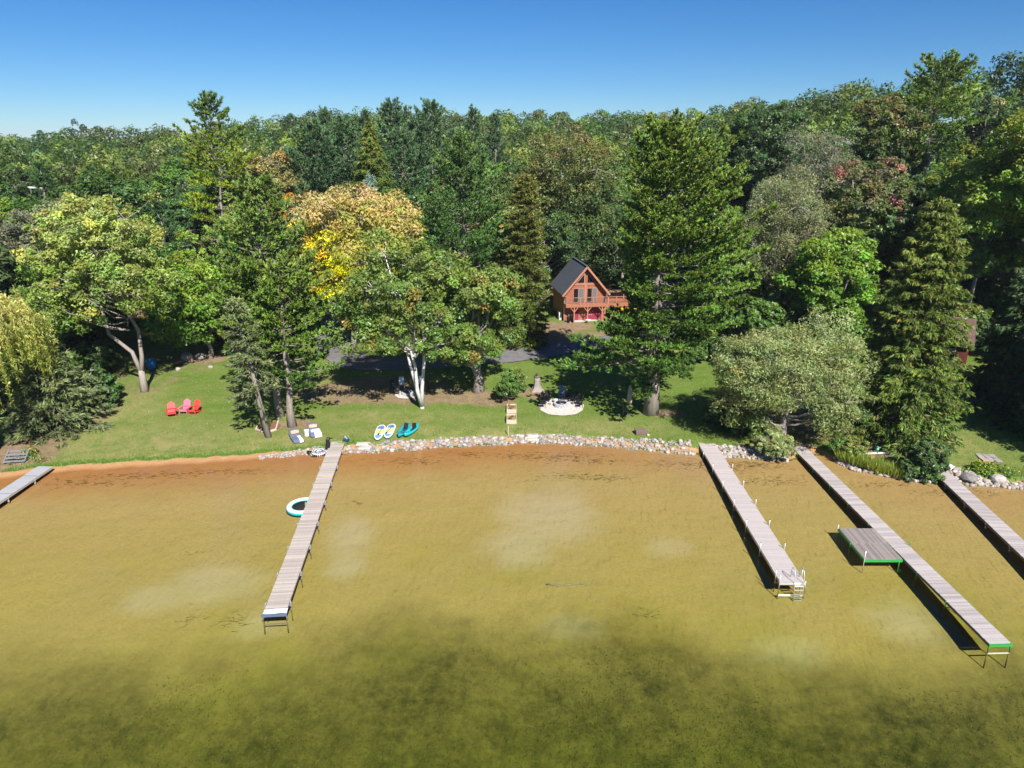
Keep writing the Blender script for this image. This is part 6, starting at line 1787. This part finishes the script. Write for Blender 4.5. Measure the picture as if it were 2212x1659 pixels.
# grass tufts softening the lawn's edge, strands of weed on the lakebed
def scatter_tufts(name, n, xr, tf, h, cols, seed, asp=.10):
    g = np.random.default_rng(seed); x = g.uniform(*xr, n); t = tf(x, g); y = shore(x) + t; z = ground_z(x, y)
    ax = unit(np.stack([g.normal(0, .5, n), g.normal(0, .5, n), np.ones(n)], -1)); L = h * g.uniform(.4, 1.2, n) / 2
    pos = np.stack([x, y, z], -1) + ax * L[:, None]
    cs = np.array(cols)[g.integers(len(cols), size=n)] * np.exp(g.normal(0, .22, (n, 1)))
    o = link(name, quads_mesh(name, pos, g.normal(size=(n, 3)), L, asp, cs, M_leaf, g, axis=ax)); o['kind'] = 'stuff'
bw = lambda x: np.interp(x, [-60, -36, -26, -17, -13, 27, 28.5, 30, 31.2, 33, 60], [1.1, 1.0, .95, .9, 0.9, 1.2, 0.9, 3.0, 2.8, 0.8, 0.8])
scatter_tufts('grass', 16000, (-42, -13), lambda x, g: bw(x) + .05 + np.abs(g.normal(0, .35, len(x))), .20, ((.08, .15, .016), (.12, .19, .025), (.17, .20, .05)), 1, .16)
scatter_tufts('weedy_grass', 5000, (xm0, 45), lambda x, g: g.uniform(.3, 2.2, len(x)) * (np.sin(x * 2.1) * np.sin(x * .73 + 1) > .25), .26, ((.07, .14, .016), (.11, .17, .03)), 2, .16)
scatter_tufts('lawn_blades', 60000, (-44, 48), lambda x, g: bw(x) + .2 + g.random(len(x)) ** 1.3 * 24, .15, ((.05, .11, .012), (.12, .19, .025), (.20, .22, .055), (.10, .19, .02)), 3, .28)
def weeds(name, spots, seed, n, col_):
    g = np.random.default_rng(seed); P_, A_, L_ = [], [], []
    for (u, v, rx, ry) in spots:
        c = onz(u, v, -.15); m = int(n * rx * ry); x = c.x + g.normal(0, rx * .5, m); y = c.y + g.normal(0, ry * .5, m)
        keep = y < shore(x) - .4; x, y = x[keep], y[keep]
        z = ground_z(x, y) + .02; an = g.normal(0.05, .45, len(x)); P_.append(np.stack([x, y, z], -1)); A_.append(np.stack([np.cos(an), np.sin(an), 0 * an], -1)); L_.append(g.uniform(.05, .26, len(x)))
    P_, A_, L_ = np.concatenate(P_), np.concatenate(A_), np.concatenate(L_)
    o = link(name, quads_mesh(name, P_, np.array([[0, 0, 1.0]]) + .1 * g.normal(size=P_.shape), L_, .10, np.array([col_]) * np.exp(g.normal(0, .3, (len(P_), 1))), M_leaf, g, axis=A_)); o['kind'] = 'stuff'
weeds('water_weeds', [(1150, 988, 3.0, .8), (1235, 990, 3.6, 1.1), (1290, 998, 2.4, .6), (1255, 1029, 3.6, .7), (1320, 1033, 2.2, .5), (1480, 1004, 3.5, 1.0), (1600, 1010, 4, 1.0), (1660, 1040, 3.2, 1.0), (1640, 1006, 3, .6), (900, 1000, 3.5, .8), (1020, 985, 3, .6),
                      (330, 1030, 5, .6), (180, 1045, 4, .8), (480, 1022, 5, .5), (420, 1185, .8, .3), (400, 1322, .5, .9), (510, 1320, 1.3, .7), (770, 1085, 1.0, .3), (1400, 1300, 1.0, .6), (2080, 1065, 4, .6), (1900, 1050, 4, .6)], 5, 46, (.075, .055, .02))
def weed_bed(n, seed):
    g = np.random.default_rng(seed); x = g.uniform(-30, 30, n); t = -25.5 - 13 * g.random(n) ** .8
    x0 = x; keep = (np.sin(x * .31 + t * .23) + np.sin(x * .83 - t * .51 + 2) * .7 + g.normal(0, 1.1, n) + (-t - 30) * .25) > 0
    x, t = x[keep], t[keep]; y = shore(x) + t; z = ground_z(x, y); m = len(x)
    ax = unit(np.stack([g.normal(.5, .6, m), g.normal(.2, .6, m), np.abs(g.normal(.5, .4, m))], -1)); L = g.uniform(.03, .08, m)
    cs = np.array([(.06, .055, .013), (.10, .085, .022), (.15, .12, .035)])[g.integers(3, size=m)]
    o = link('weed_bed', quads_mesh('weed_bed', np.stack([x, y, z + .01], -1) + ax * L[:, None], g.normal(size=(m, 3)), L, .3, cs, M_leaf, g, axis=ax)); o['kind'] = 'stuff'
weed_bed(70000, 12)
pw_ = [onz(u, v, -.35) for u, v in ((1180, 1252), (1205, 1255), (1230, 1253), (1255, 1251), (1270, 1254))]
for q in pw_: q.z = gz(q.x, q.y) + .06
o = MB().tube(pw_, [.04, .05, .045, .035, .02], 7).build('sunken_branch', M_bark); tag(o, 'thin pale branch lying on the lakebed in open water', 'branch')
# ------------------------------------------------------------------ air over the far hill
def haze():
    m = bpy.data.materials.new('thin_haze'); m.use_nodes = True; nt = m.node_tree; nt.nodes.clear()
    out = N(nt, 'ShaderNodeOutputMaterial'); v = N(nt, 'ShaderNodeVolumePrincipled', Density=HAZE_D)
    v.inputs['Color'].default_value = (.86, .91, 1.0, 1); v.inputs['Anisotropy'].default_value = 0.0
    nt.links.new(v.outputs[0], out.inputs['Volume'])
    mb = MB(); mb.box((0, 1700, 25.5), (9400, 4500, 73)); o = mb.build('haze', m); o['kind'] = 'stuff'
HAZE_D = 0.00010
haze()
